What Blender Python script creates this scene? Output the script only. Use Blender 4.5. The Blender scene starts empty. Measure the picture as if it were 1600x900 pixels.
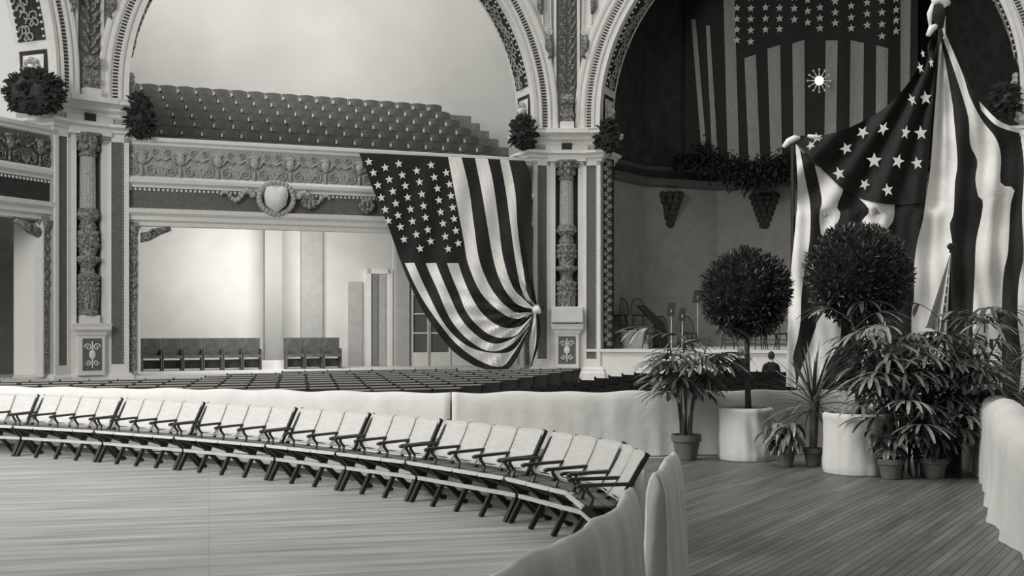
import bpy, math, random
from math import sin, cos, pi, radians, sqrt, atan2, exp
from mathutils import Vector, Matrix, noise
random.seed(7)
SC = bpy.context.scene
COL = SC.collection
# ------------------------------------------------------------------ camera, light, exposure
FPX = 1900.0; HY = 505.0; CAMZ = 1.9
cam = bpy.data.cameras.new('camera'); cam.sensor_width = 36.0; cam.lens = 36.0*FPX/1600.0
cam.shift_y = (HY-450.0)/1600.0; cam.clip_end = 300
camo = bpy.data.objects.new('camera', cam); COL.objects.link(camo)
camo.location = (0, 0, CAMZ); camo.rotation_euler = (pi/2, 0, 0); SC.camera = camo
SC.view_settings.view_transform = 'Standard'; SC.view_settings.look = 'None'
SC.view_settings.gamma = 1.0; SC.view_settings.use_curve_mapping = False
SC.view_settings.exposure = 0.0
wd = bpy.data.worlds.new('world'); SC.world = wd; wd.use_nodes = True
wd.node_tree.nodes['Background'].inputs[0].default_value = (1.0, 0.99, 0.955, 1)
wd.node_tree.nodes['Background'].inputs[1].default_value = 0.62
def sun(name, d, strength, angle):
    l = bpy.data.lights.new(name, 'SUN'); l.energy = strength; l.angle = radians(angle); l.color = (1, .99, .96)
    o = bpy.data.objects.new(name, l); COL.objects.link(o)
    o.rotation_euler = Vector(d).to_track_quat('-Z', 'Y').to_euler(); return o
sun('dome_daylight', (.45, .36, -.80), 1.3, 22)
def area(name, loc, target, sx, sy, energy):
    l = bpy.data.lights.new(name, 'AREA'); l.shape = 'RECTANGLE'; l.size = sx; l.size_y = sy; l.energy = energy; l.color = (1, .99, .96)
    o = bpy.data.objects.new(name, l); COL.objects.link(o); o.location = loc
    o.rotation_euler = (Vector(target)-Vector(loc)).to_track_quat('-Z', 'Y').to_euler(); return o
# ------------------------------------------------------------------ geometry of the octagonal hall
A = radians(22.5); CA, SA = cos(A), sin(A)
L = 13.4; JW = 1.07; R = L/2-JW; ZS = 7.56; ZC = 7.9; ZT = 15.0; CH = .541
V2 = Vector((1.6, 35.8, 0)); V1 = V2-L*Vector((CA, SA, 0)); V3 = V2+L*Vector((CA, -SA, 0))
V0 = V1-L*Vector((SA, CA, 0)); V4 = V3+L*Vector((SA, -CA, 0))
def frame(o, ang): return Matrix.Translation(o) @ Matrix.Rotation(ang, 4, 'Z')
W1 = frame(V0, 3*A); W2 = frame(V1, A); W3 = frame(V2, -A); W4 = frame(V3, -3*A)
I4 = Matrix.Identity(4)
def ray(px, py): return Vector(((px-800)/FPX, 1.0, (HY-py)/FPX))
def at(px, py, d): return Vector((0, 0, CAMZ))+ray(px, py)*d
def on(M, px, py, y):
    """point on the plane local-y = y of wall frame M seen at the pixel; returned in M's own coordinates"""
    Mi = M.inverted(); o = Mi @ Vector((0, 0, CAMZ)); r = Mi.to_3x3() @ ray(px, py)
    t = (y-o.y)/r.y; return o+r*t
def onfloor(px, py, z=0): 
    d = (CAMZ-z)*FPX/(py-HY); return Vector(((px-800)/FPX*d, d, z))
area('lobby_fill_light', tuple(W2 @ Vector((5.0, .9, 4.3))), tuple(W2 @ Vector((5.6, 4.6, 2.4))), 3.2, .5, 230)  # added light hidden behind the lintel, brightens the lobby back wall
area('gallery_daylight', tuple(W2 @ Vector((6.5, 1.8, 14.0))), tuple(W2 @ Vector((7.5, 8.2, 10.0))), 9.0, 1.2, 560)
area('arch_window_light', (-14.0, 6.5, 9.0), (4.0, 24.0, 3.0), 8.0, 6.0, 2700)
# ------------------------------------------------------------------ materials
MATS = {}
def mat(name, v, rough=.8, bump=0, scale=8, var=0, metal=0, emit=0, spec=.3, stretch=None, vscale=None, kind='noise', tint=(1, .99, .95)):
    if name in MATS: return MATS[name]
    m = bpy.data.materials.new(name); m.use_nodes = True; nt = m.node_tree; b = nt.nodes['Principled BSDF']
    col = (v*tint[0], v*tint[1], v*tint[2], 1)
    b.inputs['Base Color'].default_value = col; b.inputs['Roughness'].default_value = rough
    b.inputs['Metallic'].default_value = metal; b.inputs['Specular IOR Level'].default_value = spec
    if emit: b.inputs['Emission Color'].default_value = (1, .98, .9, 1); b.inputs['Emission Strength'].default_value = emit
    if bump or var:
        tc = nt.nodes.new('ShaderNodeTexCoord'); mp = nt.nodes.new('ShaderNodeMapping')
        nt.links.new(tc.outputs['Object'], mp.inputs[0])
        if stretch: mp.inputs['Scale'].default_value = stretch
        def tex(s):
            if kind == 'voronoi':
                n = nt.nodes.new('ShaderNodeTexVoronoi'); n.inputs['Scale'].default_value = s; out = n.outputs['Distance']
            else:
                n = nt.nodes.new('ShaderNodeTexNoise'); n.inputs['Scale'].default_value = s; n.inputs['Detail'].default_value = 5; out = n.outputs['Fac']
            nt.links.new(mp.outputs[0], n.inputs['Vector']); return out
        if bump:
            bn = nt.nodes.new('ShaderNodeBump'); bn.inputs['Strength'].default_value = bump; bn.inputs['Distance'].default_value = .03
            nt.links.new(tex(scale), bn.inputs['Height']); nt.links.new(bn.outputs[0], b.inputs['Normal'])
        if var:
            rmp = nt.nodes.new('ShaderNodeMapRange'); rmp.inputs['From Min'].default_value = .3; rmp.inputs['From Max'].default_value = .7
            rmp.inputs['To Min'].default_value = 1-var; rmp.inputs['To Max'].default_value = 1+var
            nt.links.new(tex(vscale or scale), rmp.inputs['Value'])
            mx = nt.nodes.new('ShaderNodeMix'); mx.data_type = 'RGBA'; mx.blend_type = 'MULTIPLY'; mx.inputs['Factor'].default_value = 1
            mx.inputs[6].default_value = col; cmb = nt.nodes.new('ShaderNodeCombineColor')
            for i in range(3): nt.links.new(rmp.outputs[0], cmb.inputs[i])
            nt.links.new(cmb.outputs[0], mx.inputs[7]); nt.links.new(mx.outputs[2], b.inputs['Base Color'])
    MATS[name] = m; return m
PLASTER = mat('plaster', .62, .85, .15, 3, .06)
PLW = mat('plaster_white', .72, .8, .1, 6, .05)
PLG = mat('plaster_grey', .40, .85, .1, 5, .08)
PLD = mat('panel_dark', .13, .8, .2, 14, .18)
ORN = mat('ornament_bronze', .20, .65, .9, 16, .5, kind='voronoi')
ORNL = mat('ornament_grey', .38, .7, .5, 20, .3)
BLK = mat('dark_carving', .035, .7, .8, 12, .4)
UPWALL = mat('gallery_wall', .56, .95, .2, 1.2, .10, vscale=.35)
LOWWALL = mat('lobby_wall', .62, .95, .05, 1.5, .05)
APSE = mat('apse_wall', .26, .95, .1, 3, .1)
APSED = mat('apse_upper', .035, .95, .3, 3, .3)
CLOTH = mat('white_cloth', .64, .95, .35, 5, .05)
FLAGL = mat('flag_white', .86, .95, .15, 9, .05)
FLAGD = mat('flag_dark', .028, .95, .15, 9, .15)
FLAGC = mat('flag_canton', .022, .95, .15, 9, .15)
BACKL = mat('apse_flag_stripe', .30, .95, .15, 9, .1)  # flag in the apse: darker greys than the other flags
BACKD = mat('apse_flag_dark', .03, .95, .1, 9, .1)
CHB = mat('chair_black', .018, .45, 0, 8, 0, spec=.5)
CHW = mat('chair_ply', .52, .55, .05, 9, .08, stretch=(1, 1, 6))
CHR = mat('chair_rail', .55, .5, .05, 9, .08)
SEATD = mat('gallery_seat', .085, .6, .2, 9, .35, vscale=3)
FARS = mat('audience_seat', .07, .4, .2, 9, .5, vscale=2)
LEAF = mat('bay_leaf', .055, .32, 0, 8, .4, spec=.6, vscale=9)
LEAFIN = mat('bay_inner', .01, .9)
PALM = mat('palm_leaf', .24, .3, 0, 8, .5, spec=.9, vscale=5)
PALMD = mat('palm_leaf_dark', .035, .32, 0, 8, .4, spec=.7, vscale=5)
BARK = mat('bark', .10, .9, .6, 20, .3)
SOIL = mat('soil', .03, .95, .8, 20, .3)
CLAY = mat('clay', .13, .85, .2, 10, .15)
GLASS = mat('window_pane', .12, .15, 0, 8, 0, spec=.7)
DOORG = mat('door_grey', .22, .7, .1, 6, .1)
BULB = mat('bulb', .8, .5, emit=2.0)
SKIN = mat('skin', .45, .6)
JACKET = mat('jacket', .02, .9)
HAIR = mat('hair', .03, .7)
SHIRT = mat('shirt', .7, .9)
def floor_mat(name, v1, v2, ang, pl, var):
    m = bpy.data.materials.new(name); m.use_nodes = True; nt = m.node_tree; b = nt.nodes['Principled BSDF']
    tc = nt.nodes.new('ShaderNodeTexCoord'); mp = nt.nodes.new('ShaderNodeMapping'); mp.inputs['Rotation'].default_value = (0, 0, ang)
    nt.links.new(tc.outputs['Object'], mp.inputs[0])
    br = nt.nodes.new('ShaderNodeTexBrick'); nt.links.new(mp.outputs[0], br.inputs['Vector'])
    br.inputs['Scale'].default_value = 1.0; br.inputs['Brick Width'].default_value = 1.6 if v1 < .2 else 9; br.inputs['Row Height'].default_value = pl
    br.inputs['Mortar Size'].default_value = .005 if v1 < .2 else .003; br.inputs['Color1'].default_value = (v1, v1, v1, 1); br.inputs['Color2'].default_value = (v2, v2, v2, 1)
    br.inputs['Mortar'].default_value = (v1*.4,)*3+(1,); br.inputs['Bias'].default_value = 0
    n = nt.nodes.new('ShaderNodeTexNoise'); n.inputs['Scale'].default_value = 1.0; n.inputs['Detail'].default_value = 8
    mp2 = nt.nodes.new('ShaderNodeMapping'); mp2.inputs['Scale'].default_value = (.55, 7, 1)
    nt.links.new(mp.outputs[0], mp2.inputs[0]); nt.links.new(mp2.outputs[0], n.inputs['Vector'])
    rmp = nt.nodes.new('ShaderNodeMapRange'); rmp.inputs['From Min'].default_value = .3; rmp.inputs['From Max'].default_value = .7
    rmp.inputs['To Min'].default_value = 1-var; rmp.inputs['To Max'].default_value = 1+var; nt.links.new(n.outputs['Fac'], rmp.inputs['Value'])
    cmb = nt.nodes.new('ShaderNodeCombineColor')
    t = (1, .99, .95)
    for i in range(3):
        mm = nt.nodes.new('ShaderNodeMath'); mm.operation = 'MULTIPLY'; mm.inputs[1].default_value = t[i]; nt.links.new(rmp.outputs[0], mm.inputs[0]); nt.links.new(mm.outputs[0], cmb.inputs[i])
    mx = nt.nodes.new('ShaderNodeMix'); mx.data_type = 'RGBA'; mx.blend_type = 'MULTIPLY'; mx.inputs['Factor'].default_value = 1
    nt.links.new(br.outputs['Color'], mx.inputs[6]); nt.links.new(cmb.outputs[0], mx.inputs[7]); nt.links.new(mx.outputs[2], b.inputs['Base Color'])
    b.inputs['Roughness'].default_value = .5; b.inputs['Specular IOR Level'].default_value = .35
    return m
FLOORL = floor_mat('floor_boards_pale', .34, .40, radians(-14), .09, .30)
FLOORD = floor_mat('floor_boards_dark', .115, .175, radians(-59), .075, .28)
# ------------------------------------------------------------------ mesh builder
class MB:
    def __init__(s, M=I4): s.v = []; s.f = []; s.m = []; s.M = M
    def add(s, vs, fs, mi=0):
        k = len(s.v); s.v += [s.M @ Vector(p) for p in vs]
        for f in fs: s.f.append([i+k for i in f]); s.m.append(mi)
    def box(s, x0, x1, y0, y1, z0, z1, mi=0):
        s.add([(x0, y0, z0), (x1, y0, z0), (x1, y1, z0), (x0, y1, z0), (x0, y0, z1), (x1, y0, z1), (x1, y1, z1), (x0, y1, z1)],
              [(0, 3, 2, 1), (4, 5, 6, 7), (0, 1, 5, 4), (1, 2, 6, 5), (2, 3, 7, 6), (3, 0, 4, 7)], mi)
    def bar(s, p, q, w, h, side=(1, 0, 0), mi=0):
        """rectangular bar from p to q; w measured along side, h across"""
        p = Vector(p); q = Vector(q); t = (q-p).normalized(); a = Vector(side); a = (a-t*a.dot(t)).normalized(); b = t.cross(a)
        a = a*(w/2); b = b*(h/2)
        vs = [p-a-b, p+a-b, p+a+b, p-a+b, q-a-b, q+a-b, q+a+b, q-a+b]
        s.add(vs, [(0, 3, 2, 1), (4, 5, 6, 7), (0, 1, 5, 4), (1, 2, 6, 5), (2, 3, 7, 6), (3, 0, 4, 7)], mi)
    def tube(s, pts, r, n=6, mi=0, cap=True):
        pts = [Vector(p) for p in pts]; N = len(pts)
        rs = r if isinstance(r, (list, tuple)) else [r]*N
        up = Vector((0, 0, 1)); vs = []; prev = None
        for i, p in enumerate(pts):
            t = (pts[min(i+1, N-1)]-pts[max(i-1, 0)])
            if t.length < 1e-9: t = up.copy()
            t.normalize()
            a = prev-t*prev.dot(t) if prev is not None else (up.cross(t) if abs(t.z) < .95 else Vector((1, 0, 0)).cross(t))
            if a.length < 1e-6: a = Vector((1, 0, 0)).cross(t)
            a.normalize(); prev = a; b = t.cross(a)
            for k in range(n):
                th = 2*pi*k/n; vs.append(p+(a*cos(th)+b*sin(th))*rs[i])
        fs = []
        for i in range(N-1):
            for k in range(n): fs.append((i*n+k, i*n+(k+1) % n, (i+1)*n+(k+1) % n, (i+1)*n+k))
        if cap: fs.append(tuple(range(n-1, -1, -1))); fs.append(tuple((N-1)*n+k for k in range(n)))
        s.add(vs, fs, mi)
    def lathe(s, prof, c=(0, 0, 0), n=24, mi=0, fn=None, cap=True):
        vs = []
        for (r, z) in prof:
            for k in range(n):
                th = 2*pi*k/n; rr = r*(fn(th, z) if fn else 1); vs.append((c[0]+rr*cos(th), c[1]+rr*sin(th), c[2]+z))
        fs = [(i*n+k, i*n+(k+1) % n, (i+1)*n+(k+1) % n, (i+1)*n+k) for i in range(len(prof)-1) for k in range(n)]
        if cap: fs.append(tuple(range(n-1, -1, -1))); fs.append(tuple((len(prof)-1)*n+k for k in range(n)))
        s.add(vs, fs, mi)
    def ball(s, c, rx, ry, rz, n=10, m=7, mi=0, fn=None):
        vs = [(c[0], c[1], c[2]-rz)]
        for i in range(1, m):
            ph = -pi/2+pi*i/m
            for k in range(n):
                th = 2*pi*k/n; q = fn(th, ph) if fn else 1
                vs.append((c[0]+rx*q*cos(ph)*cos(th), c[1]+ry*q*cos(ph)*sin(th), c[2]+rz*q*sin(ph)))
        vs.append((c[0], c[1], c[2]+rz)); fs = []
        for k in range(n): fs.append((0, 1+(k+1) % n, 1+k)); fs.append((len(vs)-1, 1+(m-2)*n+k, 1+(m-2)*n+(k+1) % n))
        for i in range(m-2):
            for k in range(n): fs.append((1+i*n+k, 1+i*n+(k+1) % n, 1+(i+1)*n+(k+1) % n, 1+(i+1)*n+k))
        s.add(vs, fs, mi)
    def prism(s, poly, z0, z1, mi=0):
        n = len(poly); vs = [(p[0], p[1], z0) for p in poly]+[(p[0], p[1], z1) for p in poly]
        s.add(vs, [tuple(range(n-1, -1, -1)), tuple(range(n, 2*n))]+[(i, (i+1) % n, n+(i+1) % n, n+i) for i in range(n)], mi)
    def mold(s, path, prof, mi=0):
        """profile (out, z) swept along the plan path, mitred; out is to the right of travel"""
        n = len(path); offs = []
        for i in range(n):
            p = Vector(path[i]).to_2d() if len(path[i]) > 2 else Vector(path[i])
            def nrm(a, b):
                d = (Vector(b[:2])-Vector(a[:2])).normalized(); return Vector((d.y, -d.x))
            if i == 0: o = nrm(path[0], path[1])
            elif i == n-1: o = nrm(path[-2], path[-1])
            else:
                a = nrm(path[i-1], path[i]); b = nrm(path[i], path[i+1]); o = (a+b); o = o/(1+a.dot(b))
            offs.append((p, o))
        m = len(prof); vs = []
        for p, o in offs:
            for (q, z) in prof: vs.append((p.x+o.x*q, p.y+o.y*q, z))
        fs = [(i*m+k, (i+1)*m+k, (i+1)*m+k+1, i*m+k+1) for i in range(n-1) for k in range(m-1)]
        fs += [tuple(range(m)), tuple((n-1)*m+k for k in range(m-1, -1, -1))]
        s.add(vs, fs, mi)
    def archsweep(s, prof, cx, R0, y0, z0=ZS, zc=ZC, n=56, mi=0, a0=0, a1=1):
        """profile (dr, prot) swept round the stilted arch; prot is towards the room"""
        path = [(-1, 0, z0, 0)] if z0 < zc else []
        pts = []
        if z0 < zc and a0 == 0: pts.append((pi, z0-zc))
        for i in range(n+1): pts.append((pi-pi*(a0+(a1-a0)*i/n), 0))
        if z0 < zc and a1 == 1: pts.append((0, z0-zc))
        m = len(prof); vs = []
        for th, dz in pts:
            for dr, pr in prof: vs.append((cx+(R0+dr)*cos(th), y0-pr, zc+(R0+dr)*sin(th)+dz))
        fs = [(i*m+k, i*m+k+1, (i+1)*m+k+1, (i+1)*m+k) for i in range(len(pts)-1) for k in range(m-1)]
        s.add(vs, fs, mi)
    def star(s, c, ax, ay, r, nrm, mi=0):
        c = Vector(c); vs = [c+Vector(nrm)*.0]
        for k in range(10):
            th = pi/2+2*pi*k/10; q = r if k % 2 == 0 else r*.42
            vs.append(c+Vector(ax)*q*cos(th)+Vector(ay)*q*sin(th))
        s.add(vs, [(0, 1+k, 1+(k+1) % 10) for k in range(10)], mi)
    def leaf(s, p, d, ln, w, up=(0, 0, 1), droop=0, mi=0, seg=3, shape='oval', fold=.25):
        p = Vector(p); d = Vector(d).normalized(); sd = d.cross(Vector(up))
        if sd.length < 1e-3: sd = Vector((1, 0, 0))
        sd.normalize(); vs = []; q = p.copy(); dd = d.copy()
        for i in range(seg+1):
            t = i/seg
            if shape == 'oval': ww = w*sin(pi*min(.97, max(.06, t)))
            elif shape == 'sword': ww = w*(1-t)**.6*(.55+.45*min(1, t*4))
            else: ww = w*(.35+.65*min(1, t*3))*(1 if t < .85 else .45)
            nn = sd.cross(dd).normalized()
            vs += [q-sd*ww/2+nn*fold*ww, q, q+sd*ww/2+nn*fold*ww]
            dd = (dd+Vector((0, 0, -1))*droop/seg).normalized(); q = q+dd*ln/seg
        fs = []
        for i in range(seg):
            a = i*3; fs += [(a, a+1, a+4, a+3), (a+1, a+2, a+5, a+4)]
        s.add(vs, fs, mi)
    def build(s, name, mats, parent=None, smooth=False, loc=None, bevel=0, solid=0, sub=0):
        me = bpy.data.meshes.new(name)
        off = Vector(loc) if loc is not None else Vector((0, 0, 0))
        if parent is not None:
            rt = parent
            while rt.parent is not None: rt = rt.parent
            off = Vector(rt.get('_org', (0, 0, 0)))
        me.from_pydata([tuple(v-off) for v in s.v], [], s.f); me.update()
        if not isinstance(mats, (list, tuple)): mats = [mats]
        for m in mats: me.materials.append(m)
        me.polygons.foreach_set('material_index', s.m)
        if smooth: me.polygons.foreach_set('use_smooth', [True]*len(s.f))
        o = bpy.data.objects.new(name, me); COL.objects.link(o)
        if parent is not None: o.parent = parent
        o.location = off if parent is None else (0, 0, 0)
        if bevel:
            b = o.modifiers.new('bevel', 'BEVEL'); b.width = bevel; b.segments = 2; b.limit_method = 'ANGLE'
        if solid:
            b = o.modifiers.new('solid', 'SOLIDIFY'); b.thickness = solid; b.offset = 0
        if sub:
            b = o.modifiers.new('sub', 'SUBSURF'); b.levels = sub; b.render_levels = sub
        return o
def tag(o, label=None, cat=None, group=None, kind=None):
    if label: o['label'] = label
    if cat: o['category'] = cat
    if group: o['group'] = group
    if kind: o['kind'] = kind
    return o
def thing(name, label, cat, loc=(0, 0, 0), rz=0, group=None):
    o = bpy.data.objects.new(name, None); COL.objects.link(o); o.location = loc; o.rotation_euler = (0, 0, rz); o.empty_display_size = .2
    tag(o, label, cat, group); return o
def rooted(name, label, cat, loc, group=None):
    """parts given in world coordinates are rebased on loc"""
    o = thing(name, label, cat, loc, 0, group); o['_org'] = tuple(loc); return o
def struct(name, mb, m, parent=None, **k):
    o = mb.build(name, m, parent, **k)
    if parent is None: o['kind'] = 'structure'
    return o
def copy_tree(o, parent=None):
    c = o.copy(); COL.objects.link(c)
    if parent is not None: c.parent = parent
    for ch in o.children: copy_tree(ch, c)
    return c
def crv(pts, n):
    """resample a polyline smoothly (Catmull-Rom) to n points"""
    P = [Vector(p) for p in pts]; 
    Q = []
    for i in range(len(P)-1):
        p0 = P[max(i-1, 0)]; p1 = P[i]; p2 = P[i+1]; p3 = P[min(i+2, len(P)-1)]
        for k in range(12):
            t = k/12; Q.append(.5*((2*p1)+(p2-p0)*t+(2*p0-5*p1+4*p2-p3)*t*t+(3*p1-p0-3*p2+p3)*t**3))
    Q.append(P[-1]); d = [0]
    for i in range(1, len(Q)): d.append(d[-1]+(Q[i]-Q[i-1]).length)
    out = []; j = 0
    for k in range(n):
        s = d[-1]*k/(n-1)
        while j < len(d)-2 and d[j+1] < s: j += 1
        u = (s-d[j])/max(1e-9, d[j+1]-d[j]); out.append(Q[j].lerp(Q[j+1], min(1, u)))
    return out
# ================================================================== FLOOR
barrier_near = [(1.20, 9.10), (.93, 8.0), (.74, 7.45), (.46, 6.45), (.20, 5.67), (-.14, 4.8), (-.62, 3.8), (-1.2, 2.8), (-2.0, 1.4), (-2.6, .2)]
m = MB(); m.add([(-22, -4, 0), (26, -4, 0), (26, 46, 0), (-22, 46, 0)], [(0, 1, 2, 3)])
fl = struct('floor', m, FLOORL)
m = MB()   # boards of the aisle, a darker floor between the two draped barriers
ap = [(-2.0, .2), (1.2, 9.1), (1.25, 11), (1.6, 17.1), (6.2, 16.6), (5.9, 14.9), (5.45, 13.4), (4.9, 11.9), (4.45, 10.4), (4.2, 9.2), (4.2, 8), (4.2, 0)]
m.prism(ap, .0, .008)
struct('floor_aisle', m, FLOORD)
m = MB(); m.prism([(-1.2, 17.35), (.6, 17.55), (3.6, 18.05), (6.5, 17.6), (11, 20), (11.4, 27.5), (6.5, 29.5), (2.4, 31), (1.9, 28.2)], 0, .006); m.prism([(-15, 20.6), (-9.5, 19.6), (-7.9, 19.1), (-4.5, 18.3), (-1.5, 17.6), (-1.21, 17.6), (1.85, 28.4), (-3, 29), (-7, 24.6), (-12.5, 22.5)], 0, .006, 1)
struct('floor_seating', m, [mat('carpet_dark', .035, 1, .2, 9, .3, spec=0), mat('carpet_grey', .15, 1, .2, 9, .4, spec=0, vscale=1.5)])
# ================================================================== WALLS WITH ARCHES
ARCHPROF = [(0, -.02), (0, .10), (.10, .10), (.13, .06), (.17, .06), (.17, .12), (.22, .14), (.26, .08), (.43, .08), (.46, .13), (.50, .15), (.54, .10), (.60, .10), (.63, .15), (.70, .17), (.76, .14), (.78, 0)]
def arch_wall(name, M, lo, hi, label):
    m = MB(M); n = 40
    arc = [(L/2-R, ZS)]+[(L/2-R*cos(pi*i/n), ZC+R*sin(pi*i/n)) for i in range(n+1)]+[(L/2+R, ZS)]
    for side in (0, 1):
        xe = CH if side == 0 else L-CH
        pts = arc[:n//2+2] if side == 0 else arc[:n//2:-1]
        for a, b in zip(pts, pts[1:]):
            m.add([(xe, 0, a[1]), (a[0], 0, a[1]), (b[0], 0, b[1]), (xe, 0, b[1])], [(0, 1, 2, 3)])
            m.add([(a[0], 0, a[1]), (a[0], 1.2, a[1]), (b[0], 1.2, b[1]), (b[0], 0, b[1])], [(0, 1, 2, 3)], 0)
            m.add([(xe, 1.2, a[1]), (a[0], 1.2, a[1]), (b[0], 1.2, b[1]), (xe, 1.2, b[1])], [(3, 2, 1, 0)])
    m.box(CH, L-CH, 0, 1.2, ZC+R, ZT)
    w = struct(name, m, PLW)
    m = MB(M); m.archsweep(ARCHPROF, L/2, R, 0, n=90); m.build('archivolt', PLW, w)
    # bead course: dark bars lying across the hollow of the archivolt
    m = MB(M); n = 0; s = 0; step = .085; tot = (ZC-ZS)+5.2/1
    while s < 6.2:
        for sd in (0, 1):
            r0, r1 = R+.28, R+.41
            if s < ZC-ZS: z = ZS+s; th = 0
            else: th = (s-(ZC-ZS))/(R+.3); z = None
            if th > 1.15: continue
            c, sn = cos(th), sin(th); hw = .022
            sg = -1 if sd == 0 else 1
            pts = []
            for (rr, tt) in ((r0, -hw), (r1, -hw), (r1, hw), (r0, hw)):
                if z is not None: pts.append((L/2+sg*rr, z+tt))
                else: pts.append((L/2+sg*(rr*c-tt*sn), ZC+rr*sn+tt*c))
            vs = [(x, -.10, zz) for x, zz in pts]+[(x, -.075, zz) for x, zz in pts]
            m.add(vs, [(0, 1, 2, 3), (7, 6, 5, 4), (0, 4, 5, 1), (1, 5, 6, 2), (2, 6, 7, 3), (3, 7, 4, 0)])
        s += step
    m.build('bead_course', BLK, w)
    # coffers of the soffit
    def cof(sd, t0, t1, rose):
        fr = MB(M); sg = -1 if sd == 0 else 1
        def P(t, y, inset):
            r = R-inset
            if t < 0: return (L/2+sg*r, y, ZC+t*R)
            return (L/2+sg*r*cos(t), y, ZC+r*sin(t))
        k = 8; vs = []; 
        for i in range(k+1):
            t = t0+(t1-t0)*i/k
            vs += [P(t, .16, .015), P(t, .24, .015), P(t, .96, .015), P(t, 1.04, .015)]
        for i in range(k):
            a = i*4
            fr.add([vs[a+j] for j in range(4)]+[vs[a+4+j] for j in range(4)], [(0, 1, 5, 4), (1, 2, 6, 5), (2, 3, 7, 6)], 0)
        rnd = random.Random(int(t0*100)+sd)
        if rose:
            tm = (t0+t1)/2; c = Vector(P(tm, .6, .04))
            ax = Vector((0, 1, 0)); tt = Vector((0, 0, 1)) if tm < .05 else Vector((-sg*sin(tm), 0, cos(tm)))
            nn = (Vector(P(tm, .6, .3))-c).normalized()
            hh = min(.3, (t1-t0)*R*.38)
            fr.add([c+ax*hh*1.1+tt*hh*1.1, c-ax*hh*1.1+tt*hh*1.1, c-ax*hh*1.1-tt*hh*1.1, c+ax*hh*1.1-tt*hh*1.1], [(0, 1, 2, 3)], 1)
            for q in range(8):
                th = q*pi/4; e = c+nn*.06+(ax*cos(th)+tt*sin(th))*hh*.62; fr.ball(e, .09, .09, .09, 6, 4, 2)
            fr.ball(c+nn*.08, .1, .1, .1, 8, 5, 1)
        else:
            nn_ = int((t1-t0)*R/.16)
            for q in range(nn_):
                t = t0+(t1-t0)*(q+.5)/nn_
                for yy in (.2, 1.0): fr.ball(P(t, yy, .03), .035, .035, .035, 5, 4, 1)
                for z_ in range(2):
                    yy = .6+rnd.uniform(-.26, .26); c = Vector(P(t, yy, .04)); pts = []
                    for u in range(9):
                        an = u*.8*rnd.choice((1, 1)); rr = .15*(1-u/10); pts.append(Vector(P(t+rr*sin(an)/R, yy+rr*cos(an), .045)))
                    fr.tube(pts, .024, 4, 2, cap=False)
        fr.build('coffer', [BLK, PLW, ORNL], w)
    for sd in (0, 1):
        cof(sd, -.03, .125, True); cof(sd, .165, .70, False); cof(sd, .74, .9, True)
    # scroll ornaments of the spandrels
    for sd in (0, 1):
        m = MB(M); sg = 1 if sd == 0 else -1; xb = CH-.06 if sd == 0 else L-CH+.06
        def X(dx): return xb+sg*dx
        m.tube([(X(.06+.05*t), -.10, 10.4+t*2.4) for t in [i/8 for i in range(9)]], .025, 5)
        m.tube([(X(.30+.16*t), -.06, 10.6+t*2.2) for t in [i/8 for i in range(9)]], .03, 5)
        pts = [(X(.14+.13*(1-u/20)*cos(u*.6)), -.14, 10.4+.13*(1-u/20)*sin(u*.6)) for u in range(18)]; m.tube(pts, .022, 5)
        m.build('spandrel_scroll', PLW, w)
        m = MB(M)
        m.tube([(X(.13), -.12, 10.3), (X(.18), -.16, 10.1), (X(.15), -.18, 9.9), (X(.07), -.16, 9.72), (X(.17), -.14, 9.6)], [.06, .12, .13, .08, .03], 7)
        m.tube([(X(.34), -.08, 10.9), (X(.40), -.1, 11.1), (X(.38), -.1, 11.5), (X(.48), -.08, 12)], [.04, .1, .09, .05], 7)
        m.build('spandrel_figure', ORN, w, smooth=True)
    return w
walls = {}
walls[1] = arch_wall('wall_left', W1, 0, 0, '')
walls[2] = arch_wall('wall_back', W2, 0, 0, '')
walls[3] = arch_wall('wall_right', W3, 0, 0, '')
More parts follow.
